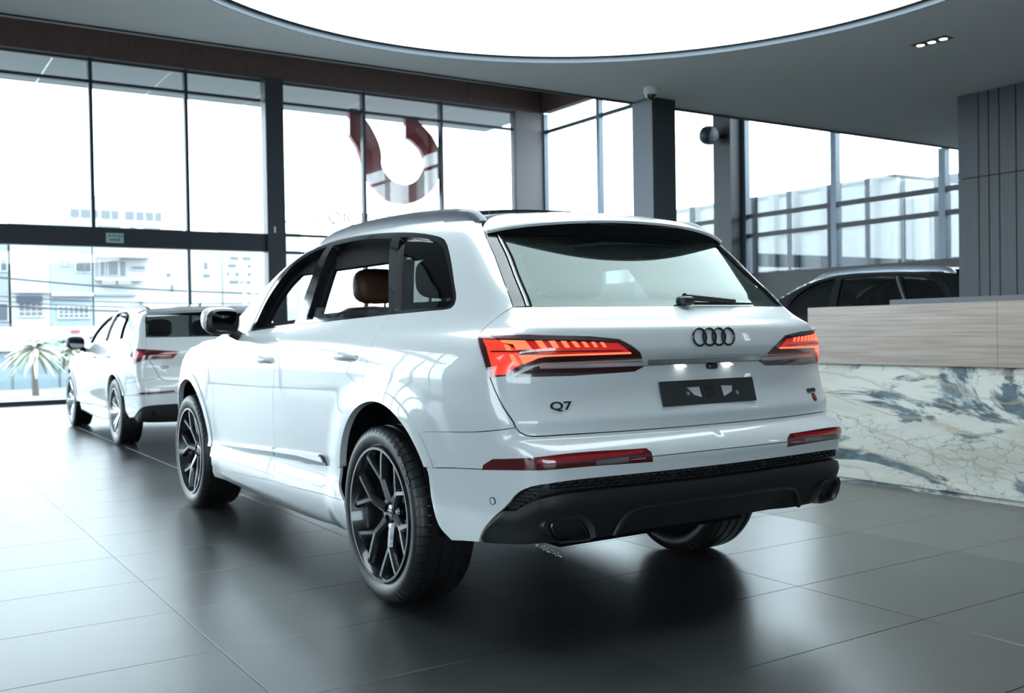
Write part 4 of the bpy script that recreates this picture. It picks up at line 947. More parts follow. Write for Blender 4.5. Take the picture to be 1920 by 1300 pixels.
    side_pair('window_surround', panel(B, dl_poly, h=.035, off=-.003, inset=.002, flange=.045, holes=wpolys), 'gloss_black', root)
    inner = panel(B, dl_poly, h=.05, off=-.05, inset=-.03, flange=.02, holes=[lower_top(shrink(p, .012 if det else -.004), c.get('inner_top')) for p in wpolys]); side_pair('inner_window_frame', inner, 'cabin_dark', root)
    for k, wpl in enumerate(wpolys):
        gm = c['glass_m'][k]
        if gm is None: continue
        if isinstance(gm, tuple): wpl = path(*gm[1], step=.02); gm = gm[0]
        side_pair('side_window', panel(B, wpl, h=.05, off=-.020, inset=-.006, flange=.004), gm, root)
    # -- cabin: inner flanks, floor, underbody
    for s_ in (1, -1):
        mb = MB(); zb_ = c['gb']-.06; x0, x1 = -.62, wb-.62
        mb.add([(x0, s_*.74*c['wy']/.96, .36), (x1, s_*.80*c['wy']/.96, .36), (x1, s_*.80*c['wy']/.96, zb_-.02), (x0, s_*.70*c['wy']/.96, zb_)], [(0, 1, 2, 3) if s_ < 0 else (3, 2, 1, 0)]); mb.obj('door_lining', 'cabin_dark', root, 0)
    q = c['wy']/.96
    MB().box(-.70, wb+.60, -.50*q, .50*q, .30, .37).obj('underbody', 'liner', root, 0); MB().box(.45, wb-.47, -.80*q, .80*q, .27, .37).obj('floor_pan', 'liner', root, 0); MB().box(-.82, -.47, -.74*q, .74*q, .395*c.get('zs', 1), .43).obj('boot_floor', 'liner', root, 0)
    MB().box(-.80+c.get('tail_dx', 0), -.70+c.get('tail_dx', 0), -.68*q, .68*q, .42, c['gb']-.12).obj('tailgate_lining', 'cabin_dark', root, 0); MB().box(wb-.60, wb-.50, -.74*q, .74*q, .3, c['gb']-.12).obj('bulkhead', 'cabin_dark', root, 0)
    if c.get('seats'):
        for xs_, ys_, m_ in c['seats']:
            st_ = MB().rbox((xs_-.09, ys_, c['head_z']-.44), (.20, .50, .66), 4).obj('seat', m_, root); MB().rbox((xs_+.18, ys_, .62), (.56, .50, .22), 5).obj('seat_cushion', m_, st_)
            MB().rbox((xs_-.14, ys_, c['head_z']), (.13, .27, .20), 3.2).obj('headrest', m_, st_)
            for dy in (-.06, .06): MB().cyl((xs_-.12, ys_+dy, c['head_z']-.18), (xs_-.13, ys_+dy, c['head_z']-.04), .007, n=8).obj('headrest_post', 'chrome', st_)
        MB().rbox((wb-.85, 0, c['gb']-.25), (.50, 1.42*q, .28), 4).obj('dashboard', 'cabin_dark', root)
        sw = MB().tube([(0, .185*math.cos(t), .185*math.sin(t)) for t in np.linspace(0, 2*PI, 28, endpoint=False)], .016, 8, True).tube([(0, -.18, 0), (.03, 0, -.01), (0, .18, 0)], .018, 8).obj('steering_wheel', 'satin_black', root); sw.location = (wb-1.17, .38, c['gb']-.22); sw.rotation_euler = (0, -.35, 0)
    # -- mirrors
    mx, my, mz = c['mirror']
    for s_ in (1, -1):
        mb = MB().rbox((0, 0, 0), (.13, .21, .155), 3.0, 12); o = mb.obj('door_mirror', 'satin_black', root); o.location = (mx, s_*my, mz); o.rotation_euler = (0, 0, s_*.12)
        if c.get('mirror_cap'): k = MB().rbox((.012, s_*.006, .010), (.125, .212, .150), 3.0, 12).obj('mirror_cap', c['mirror_cap'], o)
        MB().prism([(.085*math.copysign(abs(math.cos(t))**.6, math.cos(t)), .060*math.copysign(abs(math.sin(t))**.6, math.sin(t))) for t in np.linspace(0, 2*PI, 28, endpoint=False)], lambda a, b: (-.066, a, b), lambda a, b: (-.058, a, b)).obj('mirror_glass', 'mirror_glass', o)
        MB().tube([(.01, -s_*.06, -.06), (.005, -s_*.13, -.10), (.0, -s_*.19, -.13)], [.032, .028, .03], 10).obj('mirror_stalk', 'satin_black', o)
    # -- roof rails
    if c.get('rails'):
        for s_ in (1, -1):
            P = B.up(*np.array(c['rails']['xy'], float).T); n = len(P); hts = c['rails']['h']
            V, F = [], []
            for i, (p, hh) in enumerate(zip(P, hts)):
                for dy, dz in ((-.020, -.02), (-.018, hh*.7), (-.008, hh), (.008, hh), (.020, hh*.6), (.024, -.02)): V.append((p[0], s_*(p[1]+dy), p[2]+dz))
            for i in range(n-1):
                for k in range(6): a, b = i*6+k, i*6+(k+1) % 6; F.append((a, b, b+6, a+6) if s_ > 0 else (a+6, b+6, b, a))
            F += [tuple(range(6)), tuple(range((n-1)*6, n*6))]; MB().add(V, F).obj('roof_rail', c['rails']['m'], root, 50)
    if c.get('scale'): root.scale = c['scale']
    return root, dict(B=B, root=root, FD=FD, RD=RD, TG=TG, BU=BU)
def sym(pc): return [pc, pc.mirror()]
def lower_top(p, z):
    if z is None: return p
    q = p.copy(); q[:, 1] = np.minimum(q[:, 1], z+.0006*np.arange(len(q))/len(q)); return q
def shrink(p, d):
    if area(p) < 0: p = p[::-1]
    e = np.roll(p, -1, 0)-np.roll(p, 1, 0); n = np.stack([-e[:, 1], e[:, 0]], -1)/np.maximum(np.linalg.norm(e, axis=1, keepdims=True), 1e-9); return p+n*d
# ================================================================== THE LARGE WHITE SUV
UC = Q7.uc
q7 = dict(body=Q7, paint='paint', name='large_suv', label='large white SUV in the foreground seen from behind with lit red tail lights', loc=(0, 0, 0),
 wheelbase=2.999, arch_r=(.437, .485), arch_z=.43, wy=.968, ww=.285, wr=.381, flare_z=.62, sill_z=.54, nose_z=.62, nose_top=.95, flare_end=(.627, .54, .45, .60),
 roof_edge=[(1.50, .60), (1.2, .615), (.8, .625), (.4, .62), (0, .61), (-.30, .60)], ws_edge=[(1.50, .60), (1.7, .655), (1.95, .72), (2.2, .785), (2.40, .84)],
 hood_edge=[(2.40, .84), (2.8, .83), (3.2, .80), (3.5, .74), (3.68, .66)], fen_nose=[(3.93, .85), (3.85, .75)],
 dlo=[(.27,1.243),(-.094,1.252),(-.205,1.2545),(-.240,1.261),(-.256,1.278),(-.252,1.305),(-.231,1.338),(-.153,1.44),(-.067,1.515),(.016,1.557),(.102,1.579),(.248,1.603),(.464,1.627),(.757,1.648),(1.055,1.658),(1.326,1.652),(1.50,1.628),(1.66,1.585),(1.80,1.51),(1.90,1.41),(1.96,1.29),(1.988,1.185)],
 dlo_split=(0, 0), belt_all=[(1.7,1.197),(1.40,1.209),(.789,1.227),(.27,1.243)], belt_r=[(.789,1.227)], belt_f=[(1.7,1.197)],
 a_base=[(2.10,1.172),(2.25,1.155)], door_top=[(1.988,1.185),(2.25,1.155),(2.42,1.10),(2.50,1.04)],
 C_line=[(.339,.89),(.326,.973),(.29,1.06),(.283,1.14),(.283,1.21),(.270,1.243)],
 B_line=[(1.40,1.209),(1.405,1.15),(1.425,1.06),(1.46,.96),(1.492,.849),(1.525,.72),(1.545,.62),(1.555,.54),(1.56,.46),(1.545,.41),(1.548,.366)],
 A_line=[(2.50,1.04),(2.54,.927),(2.63,.76),(2.655,.60),(2.66,.494),(2.67,.40),(2.67,.333)],
 ridge=dict(rear=[(1.309,.368),(.741,.388)], front=[(2.45,.328),(2.0,.345)]), rd_foot=[(.618,.535),(.634,.46),(.585,.41),(.555,.395)],
 dp_top=[(-.25,1.625)], dpo=[(-.323,1.577),(-.423,1.474),(-.481,1.383),(-.524,1.294),(-.539,1.252)], dpi=[(-.430,1.557),(-.511,1.462),(-.556,1.371),(-.588,1.295),(-.599,1.255)],
 tg_up=[(-.539,1.252),(-.505,1.228),(-.476,1.205),(-.445,1.175),(-.427,1.150)], tg_low=[(-.427,1.150),(-.463,1.066),(-.484,.993),(-.5,.94),(-.52,.887),(-.547,.831),(-.552,.812)],
 tg_bot=[(-.562,.795),(-.585,.780),(-.687,.780)], q1=[(-.165,.763),(-.417,.786),(-.5,.80)], split=[(-.196,.625),(-.45,.650),(-.6,.668),(-.75,.680),(-.905,.688),(UC,.690)],
 wb=[(-.441,.377),(-.448,.411),(-.477,.461),(-.526,.524),(-.557,.577),(-.585,.602),(-.610,.613),(-.676,.624),(-.791,.628),(UC,.628)], wb_foot=[(-.441,.377),(-.329,.361)], arch_foot=[(-.329,.361),(-.264,.41),(-.215,.50),(-.209,.556),(-.206,.60),(-.196,.625)],
 refl=path([(-.453,.647),(-.457,.668)],[(-.457,.668),(-.489,.695)],[(-.489,.695),(-.668,.721),(-.886,.720)],[(-.886,.72),(-.9,.704)],[(-.9,.704),(-.904,.668)],[(-.904,.668),(-.666,.67),(-.453,.647)]),
 gb=1.252, glass_top=1.575, inner_top=1.545, frit=[(-.522,1.536),(-.558,1.462),(-.602,1.371),(-.618,1.327),(-.649,1.298),(-.724,1.287),(-1.0,1.289)],
 windows=[[[(1.945,1.200),(1.90,1.33),(1.82,1.43),(1.70,1.52),(1.55,1.585),(1.40,1.618),(1.30,1.628)], [(1.30,1.628),(1.335,1.222)], [(1.335,1.222),(1.945,1.200)]],
          [[(1.185,1.238),(1.215,1.628)],[(1.215,1.628),(.85,1.628),(.525,1.605)],[(.525,1.605),(.295,1.258)],[(.295,1.258),(1.185,1.238)]],
          [[(.235,1.262),(.435,1.603)],[(.435,1.603),(.25,1.583),(.11,1.560),(.02,1.53),(-.06,1.482),(-.15,1.40),(-.222,1.308),(-.232,1.286),(-.205,1.268),(-.10,1.265)],[(-.10,1.265),(.235,1.262)]]],
 glass_m=[None, ('car_glass', [[(1.185,1.232),(1.178,1.30)],[(1.178,1.30),(.70,1.283),(.40,1.262)],[(.40,1.262),(1.185,1.232)]]), 'privacy_glass'],
 mirror=(1.93, 1.045, 1.245), mirror_cap='paint',
 rails=dict(xy=[(x, .622) for x in (-.36,-.34,-.31,-.26,-.16,0,.25,.5,.75,1.0,1.2,1.34,1.44,1.50)], h=[.004,.018,.030,.038,.041,.042,.042,.042,.042,.041,.038,.032,.018,.004], m='satin_grey'),
 seats=[(1.36, .38, 'leather'), (1.36, -.38, 'leather'), (.52, .42, 'leather_dark'), (.52, 0, 'leather_dark'), (.52, -.42, 'leather_dark'), (-.34, .38, 'leather_dark'), (-.34, -.38, 'leather_dark')], head_z=1.425)
q7['wheel'] = wheel_proto(.381, .287, .285, 6, 'rim_black', 'y', 'P ZERO')
car, cp = build_car(q7); B = Q7

# ---- roof spoiler with black underside
ys_ = np.linspace(0, .655, 23); ny = len(ys_)
def spoiler():
    up_, lip, und = [], [], []
    for y in ys_:
        a = y/.655; x0 = -.298-.10*a**6; p0 = B.up(np.array([x0]), np.array([y]))[0]
        xt = -.605+.165*a**2.2; zt = 1.629-.040*a**2-.012*a**8
        col_ = []
        for t in np.linspace(0, 1, 9):
            x = x0+(xt-x0)*t; z = p0[2]+(zt-p0[2])*t+.012*math.sin(PI*t)*(1-a**4); col_.append((x, y, z+.001))
        up_.append(col_)
        zg = 1.560+.004*a**3; xg = float(B.R(np.array(y), np.array(zg)))+.012
        lip.append([(xt, y, zt+.001), (xt-.004, y, zt-.006), (xt+.002, y, zt-.016)])
        und.append([(xt+.002, y, zt-.016), (xt+.012, y, zt-.020), ((xt+xg)/2+.012, y, (zt-.016+zg)/2-.004), (xg, y, zg)])
    return up_, lip, und
U_, L_, N_ = spoiler()
def grid_mb(G, sgn):
    V = [(x, sgn*y, z) for r in G for x, y, z in r]; m = len(G[0]); F = []
    for i in range(len(G)-1):
        for j in range(m-1):
            f = (i*m+j, i*m+j+1, (i+1)*m+j+1, (i+1)*m+j); F.append(f if sgn < 0 else f[::-1])
    return V, F
SP = MB()
for s_ in (1, -1): SP.add(*grid_mb(U_, s_)); SP.add(*grid_mb(L_, s_))
for s_ in (1, -1):
    e_ = [(x, s_*y, z) for x, y, z in U_[-1]]; SP.add(e_+[(x+.004, y, z-.03) for x, y, z in e_], [tuple((k, k+1, k+10, k+9)) for k in range(8)])
SPo = SP.obj('roof_spoiler', 'paint', car, 35)
SN = MB()
for s_ in (1, -1):
    SN.add(*grid_mb(N_, s_)); e_ = [(x, s_*y, z) for x, y, z in N_[-1]]+[(-.36, s_*.655, 1.60)]; SN.add(e_, [tuple(range(len(e_)))])
SN.obj('spoiler_underside', 'satin_black', SPo, 30)
MB().box(-.585, -.575, -.25, .25, 1.604, 1.609).obj('high_brake_light', 'reflector_red', SPo)

# ---- blade and rubber lines on the black tail pillar
_o, _i = cr(q7['dpo'], .02), cr(q7['dpi'], .02); nn = 20
_o = np.array([_o[int(round(k))] for k in np.linspace(0, len(_o)-1, nn)]); _i = np.array([_i[int(round(k))] for k in np.linspace(0, len(_i)-1, nn)])
for f0, f1, off_, m_, nm in ((.66, .73, .0015, 'liner', 'pillar_groove'), (.73, .78, .003, 'chrome', 'pillar_chrome'), (.92, 1.03, .0015, 'liner', 'pillar_seal')):
    a_, b_ = _o+(_i-_o)*f0, _o+(_i-_o)*f1
    side_pair(nm, panel(B, np.vstack([a_, b_[::-1]]), h=.03, off=off_, inset=0, flange=.002), m_, car)

# ---- tail lights
def lp(pts, off, m, name, parent, h=.02, fl=.006, side='both'):
    pc = panel(B, np.array(path(*[[pts[i], pts[(i+1) % len(pts)]] for i in range(len(pts))], step=.012)), h=h, off=off, inset=0, flange=fl)
    return pc
LT = dict(
 up=[(-.431,1.144),(-.589,1.1445),(-.752,1.136),(-.836,1.124),(-.872,1.10),(-.901,1.074),(-.915,1.050),(-.62,1.045),(-.575,1.03),(-.54,.998),(-.485,.993),(-.463,1.066)],
 low=[(-.545,.993),(-.60,1.028),(-.64,1.040),(-.925,1.041),(-.939,1.021),(-.903,1.000),(-.698,.992)],
 grey=[(-.477,1.1425),(-.69,1.1385),(-.825,1.1225),(-.80,1.121),(-.507,1.131)],
 silver=[(-.615,1.040),(-.642,1.029),(-.935,1.029),(-.921,1.042)],
 mid=[(-.579,1.123),(-.832,1.109),(-.868,1.078),(-.615,1.078),(-.597,1.092)],
 warm=[(-.455,1.128),(-.511,1.125),(-.560,1.090),(-.560,1.076),(-.572,1.042),(-.552,1.028),(-.524,1.002),(-.497,1.001),(-.484,1.06),(-.472,1.10)])
HOT = [[(-0.513,1.124),(-0.579,1.123),(-0.597,1.092),(-0.556,1.091),(-0.548,1.111),(-0.517,1.117)],[(-0.604,1.123),(-0.621,1.123),(-0.635,1.096),(-0.618,1.096)],[(-0.639,1.122),(-0.655,1.122),(-0.666,1.097),(-0.651,1.097)],[(-0.671,1.121),(-0.685,1.120),(-0.695,1.096),(-0.682,1.097)],[(-0.699,1.119),(-0.712,1.118),(-0.723,1.097),(-0.711,1.097)],[(-0.727,1.117),(-0.738,1.116),(-0.748,1.097),(-0.737,1.097)],[(-0.754,1.116),(-0.764,1.115),(-0.772,1.096),(-0.763,1.096)],[(-0.779,1.114),(-0.789,1.113),(-0.797,1.095),(-0.789,1.095)],
 [(-0.870,1.077),(-0.872,1.072),(-0.695,1.070),(-0.630,1.068),(-0.612,1.064),(-0.573,1.041),(-0.561,1.074),(-0.641,1.074),(-0.750,1.076)],[(-0.523,1.109),(-0.537,1.107),(-0.545,1.089),(-0.532,1.089)],[(-0.537,1.076),(-0.549,1.076),(-0.563,1.038),(-0.551,1.032)]]
def lamp_pieces(pts, off, h=.02, fl=.006): return sym(lp(pts, off, None, None, None, h, fl))
base = lamp_pieces(LT['up'], .004, .02, .012)
bodies = [pobj('tail_light', [p], 'lamp_base', car) for p in base]
def both(name, pts, off, m, h=.02, fl=.006):
    for b_, p in zip(bodies, lamp_pieces(pts, off, h, fl)): pobj(name, [p], m, b_)
both('lower_housing', LT['low'], .004, 'lamp_base', .02, .012); both('upper_trim', LT['grey'], .006, 'satin_grey'); 
both('red_reflector', LT['mid'], .006, 'lamp_mid'); both('glow_panel', LT['warm'], .0065, 'lamp_warm')
for hp_ in HOT: both('light_bar', hp_, .009, 'lamp_hot', .012, .004)
both('dark_divider', [(-.488,1.0865),(-.62,1.0875),(-.84,1.0845),(-.845,1.0815),(-.62,1.0835),(-.488,1.0815)], .0098, 'lamp_base', .02, .002)
both('lens', LT['up'], .013, 'lamp_lens', .02, .004)
# ledge strip running from lamp to lamp: its top faces up, its front edge stands proud
def surf(u, z, off):
    p = B.chart(np.atleast_1d(np.asarray(u, float)), np.atleast_1d(np.asarray(z, float))); return p+B.normal(p)*off
def ledge(u0, u1, zt, ot, zb, ob, zl, ol, n=24):
    uu = np.linspace(u0, u1, n); rows = [surf(uu, np.full(n, z), o_) for z, o_ in ((zt, ot), (zb+.002, ob-.002), (zb, ob), (zb-.003, ob-.001), (zl, ol))]
    V = np.vstack(rows); F = [(j*n+i, j*n+i+1, (j+1)*n+i+1, (j+1)*n+i) for j in range(4) for i in range(n-1)]; return V, [f[::-1] for f in F]
V, F = ledge(-.940, UC, 1.0445, .002, 1.030, .020, 1.021, .003)
MB().add(V, F).add(V*[1, -1, 1], [f[::-1] for f in F]).obj('light_strip', 'strip_metal', cp['TG'], 35)
for b_, mir in zip(bodies, (1, -1)):
    V, F = ledge(-.612, -.9385, 1.0415, .006, 1.029, .022, 1.020, .006)
    MB().add(V*[1, mir, 1], F if mir > 0 else [f[::-1] for f in F]).obj('light_blade', 'blade_grey', b_, 35)
MB().bbox(-1.032, -1.005, -.05, .0, .998, 1.020, .006).obj('rear_camera', 'satin_black', cp['TG'])
for y in (.135, -.115): MB().box(-1.022, -1.008, y-.022, y+.022, 1.010, 1.014).obj('plate_lamp', 'plate_lamp', cp['TG'])

# ---- licence plate bracket with its two cut-outs
def bracket():
    W, H = .2495, .049; pts = [(-W,-H),(W,-H),(W,H),(-W,H)]
    holes = [[(-.118,.022),(-.045,.022),(-.038,-.024),(-.085,-.010)],[(.066,.022),(.138,.020),(.128,-.004),(.072,-.024)]]
    allp = [Vector(p) for p in pts+holes[0]+holes[1]]; ed = [(0,1),(1,2),(2,3),(3,0)]+[(4+i,4+(i+1)%4) for i in range(4)]+[(8+i,8+(i+1)%4) for i in range(4)]
    V, E, F = delaunay_2d_cdt(allp, ed, [], 0, 1e-7)[:3]; tri = []
    for f in F:
        m_ = np.array([[V[i].x, V[i].y] for i in f]).mean(0)[None]
        if not any(inside(np.array(h_), m_)[0] for h_ in holes): tri.append(tuple(f))
    mb = MB(); n_ = len(V)
    mb.add([(0, -v.x, v.y) for v in V]+[(.006, -v.x, v.y) for v in V], tri+[tuple(i+n_ for i in f)[::-1] for f in tri]+[(a, b, b+n_, a+n_) for a, b in ed])
    return mb
pl_b = bracket().obj('plate_bracket', 'bracket', car, 20); pl_b.location = (-1.030, 0, .910); pl_b.rotation_euler = (0, math.atan2(.022, .088), 0)
for y, z in ((.118, -.004), (-.146, -.012)): MB().cyl((-.004, y, z), (.003, y, z), .0085, n=14).obj('screw', 'screw', pl_b)
MB().box(-.0015, 0, -.022, .020, -.022, .020).obj('embossed_panel', 'satin_black', pl_b)
# ---- four interlocked rings
rg_ = empty('x'); bpy.data.objects.remove(rg_)
em = None
for k in range(4):
    yc_ = .0765-k*.051; mb = MB(); pts = []
    tt = np.linspace(0, 2*PI, 40, endpoint=False); yy, zz = yc_+.0335*np.cos(tt), 1.126+.0335*np.sin(tt)
    xx = B.chart(UC+np.abs(yy), zz)[:, 0]-.006; pts = list(zip(xx, yy, zz))
    if em is None: em = mb.tube(pts, .0046, 8, True).obj('ring_emblem', 'badge_black', car)
    else: mb.tube(pts, .0046, 8, True).obj('emblem_ring', 'badge_black', em)
# ---- model lettering, badge, sticker
me = text_mesh('Q7', .052, .0025, 'model_lettering', .0008); me.materials.append(MATS['badge_black']); p, nrm = on_side(B, -.668, .882, .004)
o = link('model_lettering', me, car, p); zx = Vector(nrm); xr = Vector((0, 0, 1)).cross(zx).normalized(); yr_ = zx.cross(xr); mm = Matrix((xr, yr_, zx)).transposed().to_4x4(); mm.translation = Vector(p); o.matrix_local = mm; o.scale = (1.25, .85, 1)
p, nrm = on_side(B, -.672, .880, .003); p = p*[1, -1, 1]; nrm = nrm*[1, -1, 1]
def frame_at(p, nrm): zx = Vector(nrm); xr = Vector((0, 0, 1)).cross(zx).normalized(); yr_ = zx.cross(xr); mm = Matrix((xr, yr_, zx)).transposed().to_4x4(); mm.translation = Vector(p); return mm
o = MB().bbox(-.038, .038, -.009, .009, -.003, .005, .003).obj('side_badge', 'badge_black', car); o.matrix_local = frame_at(p, nrm)
MB().bbox(-.036, -.030, -.007, .007, .0045, .0065, .001).obj('badge_chip', 'chrome', o)
p, nrm = on_side(B, -.668, .850, .002); o = MB().cyl((0, 0, -.002), (0, 0, .001), .019, n=28).obj('round_sticker', 'badge_black', car); o.matrix_local = frame_at(p*[1, -1, 1], nrm*[1, -1, 1])
MB().cyl((0, 0, .001), (0, 0, .0018), .013, n=24).obj('sticker_core', 'sticker_red', o)
# ---- rear wiper
xg = lambda y, z: float(B.R(np.array(y), np.array(z)))
wi = MB().rbox((xg(.0, 1.27)-.030, -.005, 1.272), (.06, .075, .040), 3).obj('rear_wiper', 'satin_black', car)
MB().tube([(xg(0, 1.285)-.040, -.005, 1.288), (xg(-.1, 1.28)-.036, -.09, 1.284), (xg(-.3, 1.275)-.030, -.30, 1.272)], [.017, .014, .010], 10).obj('wiper_arm', 'satin_black', wi)
MB().tube([(xg(-.06, 1.262)-.016, -.06, 1.262), (xg(-.3, 1.262)-.014, -.30, 1.262), (xg(-.42, 1.262)-.012, -.43, 1.262)], [.006, .006, .004], 8).obj('wiper_blade', 'plastic_black', wi)

# ---- bumper lamps detail
for pts, m_ in (([(-.60,.690),(-.87,.703),(-.88,.714),(-.61,.709)], 'reflector_bright'), ([(-.74,.676),(-.83,.678),(-.83,.694),(-.74,.690)], 'reflector_clear')):
    for p_ in sym(panel(B, np.array(path(*[[pts[i], pts[(i+1) % 4]] for i in range(4)], step=.02)), h=.03, off=.0065, inset=0, flange=.003)): pobj('reflector_insert', [p_], m_, cp['BU'])
# ---- parking sensors
for u_, z_, m_ in ((-.485, .536, 'paint'), (-.622, .600, 'satin_black'), (-1.0, .607, 'satin_black')):
    for mir in (1, -1):
        p, nrm = on_side(B, u_, z_, .004 if m_ == 'paint' else -.012); p = p*[1, mir, 1]; nrm = nrm*[1, mir, 1]
        o = MB().lathe([(-.004, .0145), (.003, .0145), (.0035, .0125), (.001, .012)], 'z', 20).obj('parking_sensor', 'satin_black', car); o.matrix_local = frame_at(p, nrm)
        MB().cyl((0, 0, -.002), (0, 0, .0025), .0115, n=18).obj('sensor_face', m_, o)

# ---- black lower valance: recessed honeycomb strip, lip, corner, centre diffuser
low = [(-.513,.506),(-.549,.512),(-.581,.546),(-.610,.568),(-.666,.583),(-.789,.586),(UC,.583)]
VA = pobj('rear_valance', sym(panel(B, path(q7['wb'][3:], [(UC,.628),(UC,.583)], low[::-1], [low[0], q7['wb'][3]], step=.02), h=.03, off=-.022, inset=-.002, flange=0)), 'plastic_black', car)
hexes = MB()
cells = []
for row, z in enumerate((.594, .605, .616)):
    for k in range(46):
        u = -.628-k*.0265-(row % 2)*.01325
        if u < UC+.012: break
        cells.append((u, z))
HX = np.array([(.0122, 0), (.0078, .0044), (-.0078, .0044), (-.0122, 0), (-.0078, -.0044), (.0078, -.0044)]); CL = np.array(cells)
HA = surf((CL[:, None, 0]+HX[None, :, 0]).ravel(), (CL[:, None, 1]+HX[None, :, 1]).ravel(), -.016).reshape(-1, 6, 3); HB = surf((CL[:, None, 0]+HX[None, :, 0]*.7).ravel(), (CL[:, None, 1]+HX[None, :, 1]*.6).ravel(), -.006).reshape(-1, 6, 3)
for a, b in zip(HA, HB):
    V = np.vstack([a, b]); F = [tuple(range(6, 12))]+[(i, (i+1) % 6, 6+(i+1) % 6, 6+i) for i in range(6)]
    hexes.add(V, F); hexes.add(V*[1, -1, 1], [f[::-1] for f in F])
o = hexes.obj('honeycomb', 'satin_black', VA, 20); o['kind'] = 'stuff'
for k in range(6):
    t = k/5; u, z = -.530-.062*t, .520+.070*t
    for mir in (1, -1):
        a = surf([u+.012, u-.026, u-.026, u+.012], [z-.001, z+.003, z+.008, z+.004], -.010); b = surf([u+.012, u-.026, u-.026, u+.012], [z-.001, z+.003, z+.008, z+.004], -.022)
        V = np.vstack([a, b])*[1, mir, 1]; MB().add(V, [(0, 1, 2, 3), (0, 1, 5, 4), (1, 2, 6, 5), (2, 3, 7, 6), (3, 0, 4, 7)]).obj('corner_slat', 'satin_black', VA, 0)
# lip and lower body: swept section across the car (offset from the body surface, height)
us = np.r_[np.linspace(-.445, -.62, 14), np.linspace(-.65, UC, 26)]
def lowline(u): return float(np.interp(-u, [-q[0] for q in low], [q[1] for q in low]))
def wbl(u): q = q7['wb']; return float(np.interp(-u, [-x for x, _ in q], [z for _, z in q]))
V, F = [], []
for u in us:
    top = lowline(u) if u < -.513 else wbl(u); k_ = np.clip((-.44-u)/.12, 0, 1); kc = np.clip((-.80-u)/.12, 0, 1); kc = kc*kc*(3-2*kc)
    kx = np.clip((-.545-u)/.04, 0, 1)*np.clip((u+.80)/.06, 0, 1)          # tail-pipe bay
    zb_ = .374+.018*k_-.012*kc; zm = top-.058*k_
    secs = [(top, -.020), (top-.004, .006*k_-.001), (top-.030*k_-.008*(1-k_), .014*k_), (zm, .010*k_-.002*(1-k_)), (zm+(zb_-zm)*.30, -.004-.004*kc), (zm+(zb_-zm)*.52, -.008-.016*kc), (zm+(zb_-zm)*.74, -.012-.026*kc), (zb_, -.018-.034*kc), (zb_-.004, -.09-.20*kc)]
    secs = [(min(z, top), o_) for z, o_ in secs]
    for z, o_ in secs: V.append((u, z, o_))
m_ = 9
for i in range(len(us)-1):
    for j in range(m_-1): F.append((i*m_+j, i*m_+j+1, (i+1)*m_+j+1, (i+1)*m_+j))
V = np.array(V); V = surf(V[:, 0], V[:, 1], V[:, 2][:, None]); mb = MB().add(V, F); mb.add(V*[1, -1, 1], [f[::-1] for f in F]); mb.obj('diffuser', 'plastic_black', VA, 50)
# raised frame of the centre diffuser
fr_u = [(-.805,.400),(-.815,.43),(-.84,.478),(-.88,.495),(-1.0,.500),(UC,.500)]
pts = surf(*cr(fr_u, .03).T, -.006)
mb = MB().tube(pts, .010, 8); mb.add(np.array(mb.v)*[1, -1, 1], [f[::-1] for f in mb.f]); mb.obj('diffuser_frame', 'satin_black', VA)
# tail pipes: trapezoid tips inside a rounded recess frame
for mir in (1, -1):
    oc = surf(-.672, .446, -.016)[0]; n_o = B.normal(surf(-.672, .446, 0))[0]; n_o[2] = 0; n_o /= np.linalg.norm(n_o); tx = np.cross([0, 0, 1.], n_o)
    def pt(a, b, d): q = oc+tx*(-a*.92)+np.array([0, 0, 1.])*b+n_o*d; return q*[1, mir, 1]
    outl = [(-.125,-.040),(-.118,.0),(-.085,.040),(-.05,.052),(.075,.052),(.10,.045),(.112,.02),(.095,-.015),(.060,-.045),(.03,-.052),(-.09,-.052)]
    inn = [(-.098,-.040),(-.090,-.012),(-.068,.022),(-.045,.034),(.060,.034),(.080,.030),(.086,.014),(.072,-.015),(.050,-.038),(.03,-.042),(-.06,-.042)]
    n = len(outl); A = [pt(a, b, -.015) for a, b in outl]; Bq = [pt(a*.94, b*.94, .028) for a, b in outl]; Cq = [pt(a, b, .020) for a, b in inn]; D = [pt(a, b, -.08) for a, b in inn]
    mb = MB().add(A+Bq+Cq+D, [(r*n+i, r*n+(i+1) % n, (r+1)*n+(i+1) % n, (r+1)*n+i) for r in range(3) for i in range(n)]); rec = mb.obj('tailpipe_surround', 'satin_black', VA, 50)
    tp = [(a*.86-.004, b*.84-.002) for a, b in inn]; E1 = [pt(a, b, .014) for a, b in tp]; E2 = [pt(a*.93, b*.9, .016) for a, b in tp]; E3 = [pt(a*.92, b*.88, -.10) for a, b in tp]; E0 = [pt(a, b, -.12) for a, b in tp]
    MB().add(E0+E1+E2+E3, [(r*n+i, r*n+(i+1) % n, (r+1)*n+(i+1) % n, (r+1)*n+i) for r in range(3) for i in range(n)]).obj('tailpipe', 'rim_black', rec, 40)
    MB().add(E3, [tuple(range(n))]).obj('pipe_throat', 'liner', rec, 0)

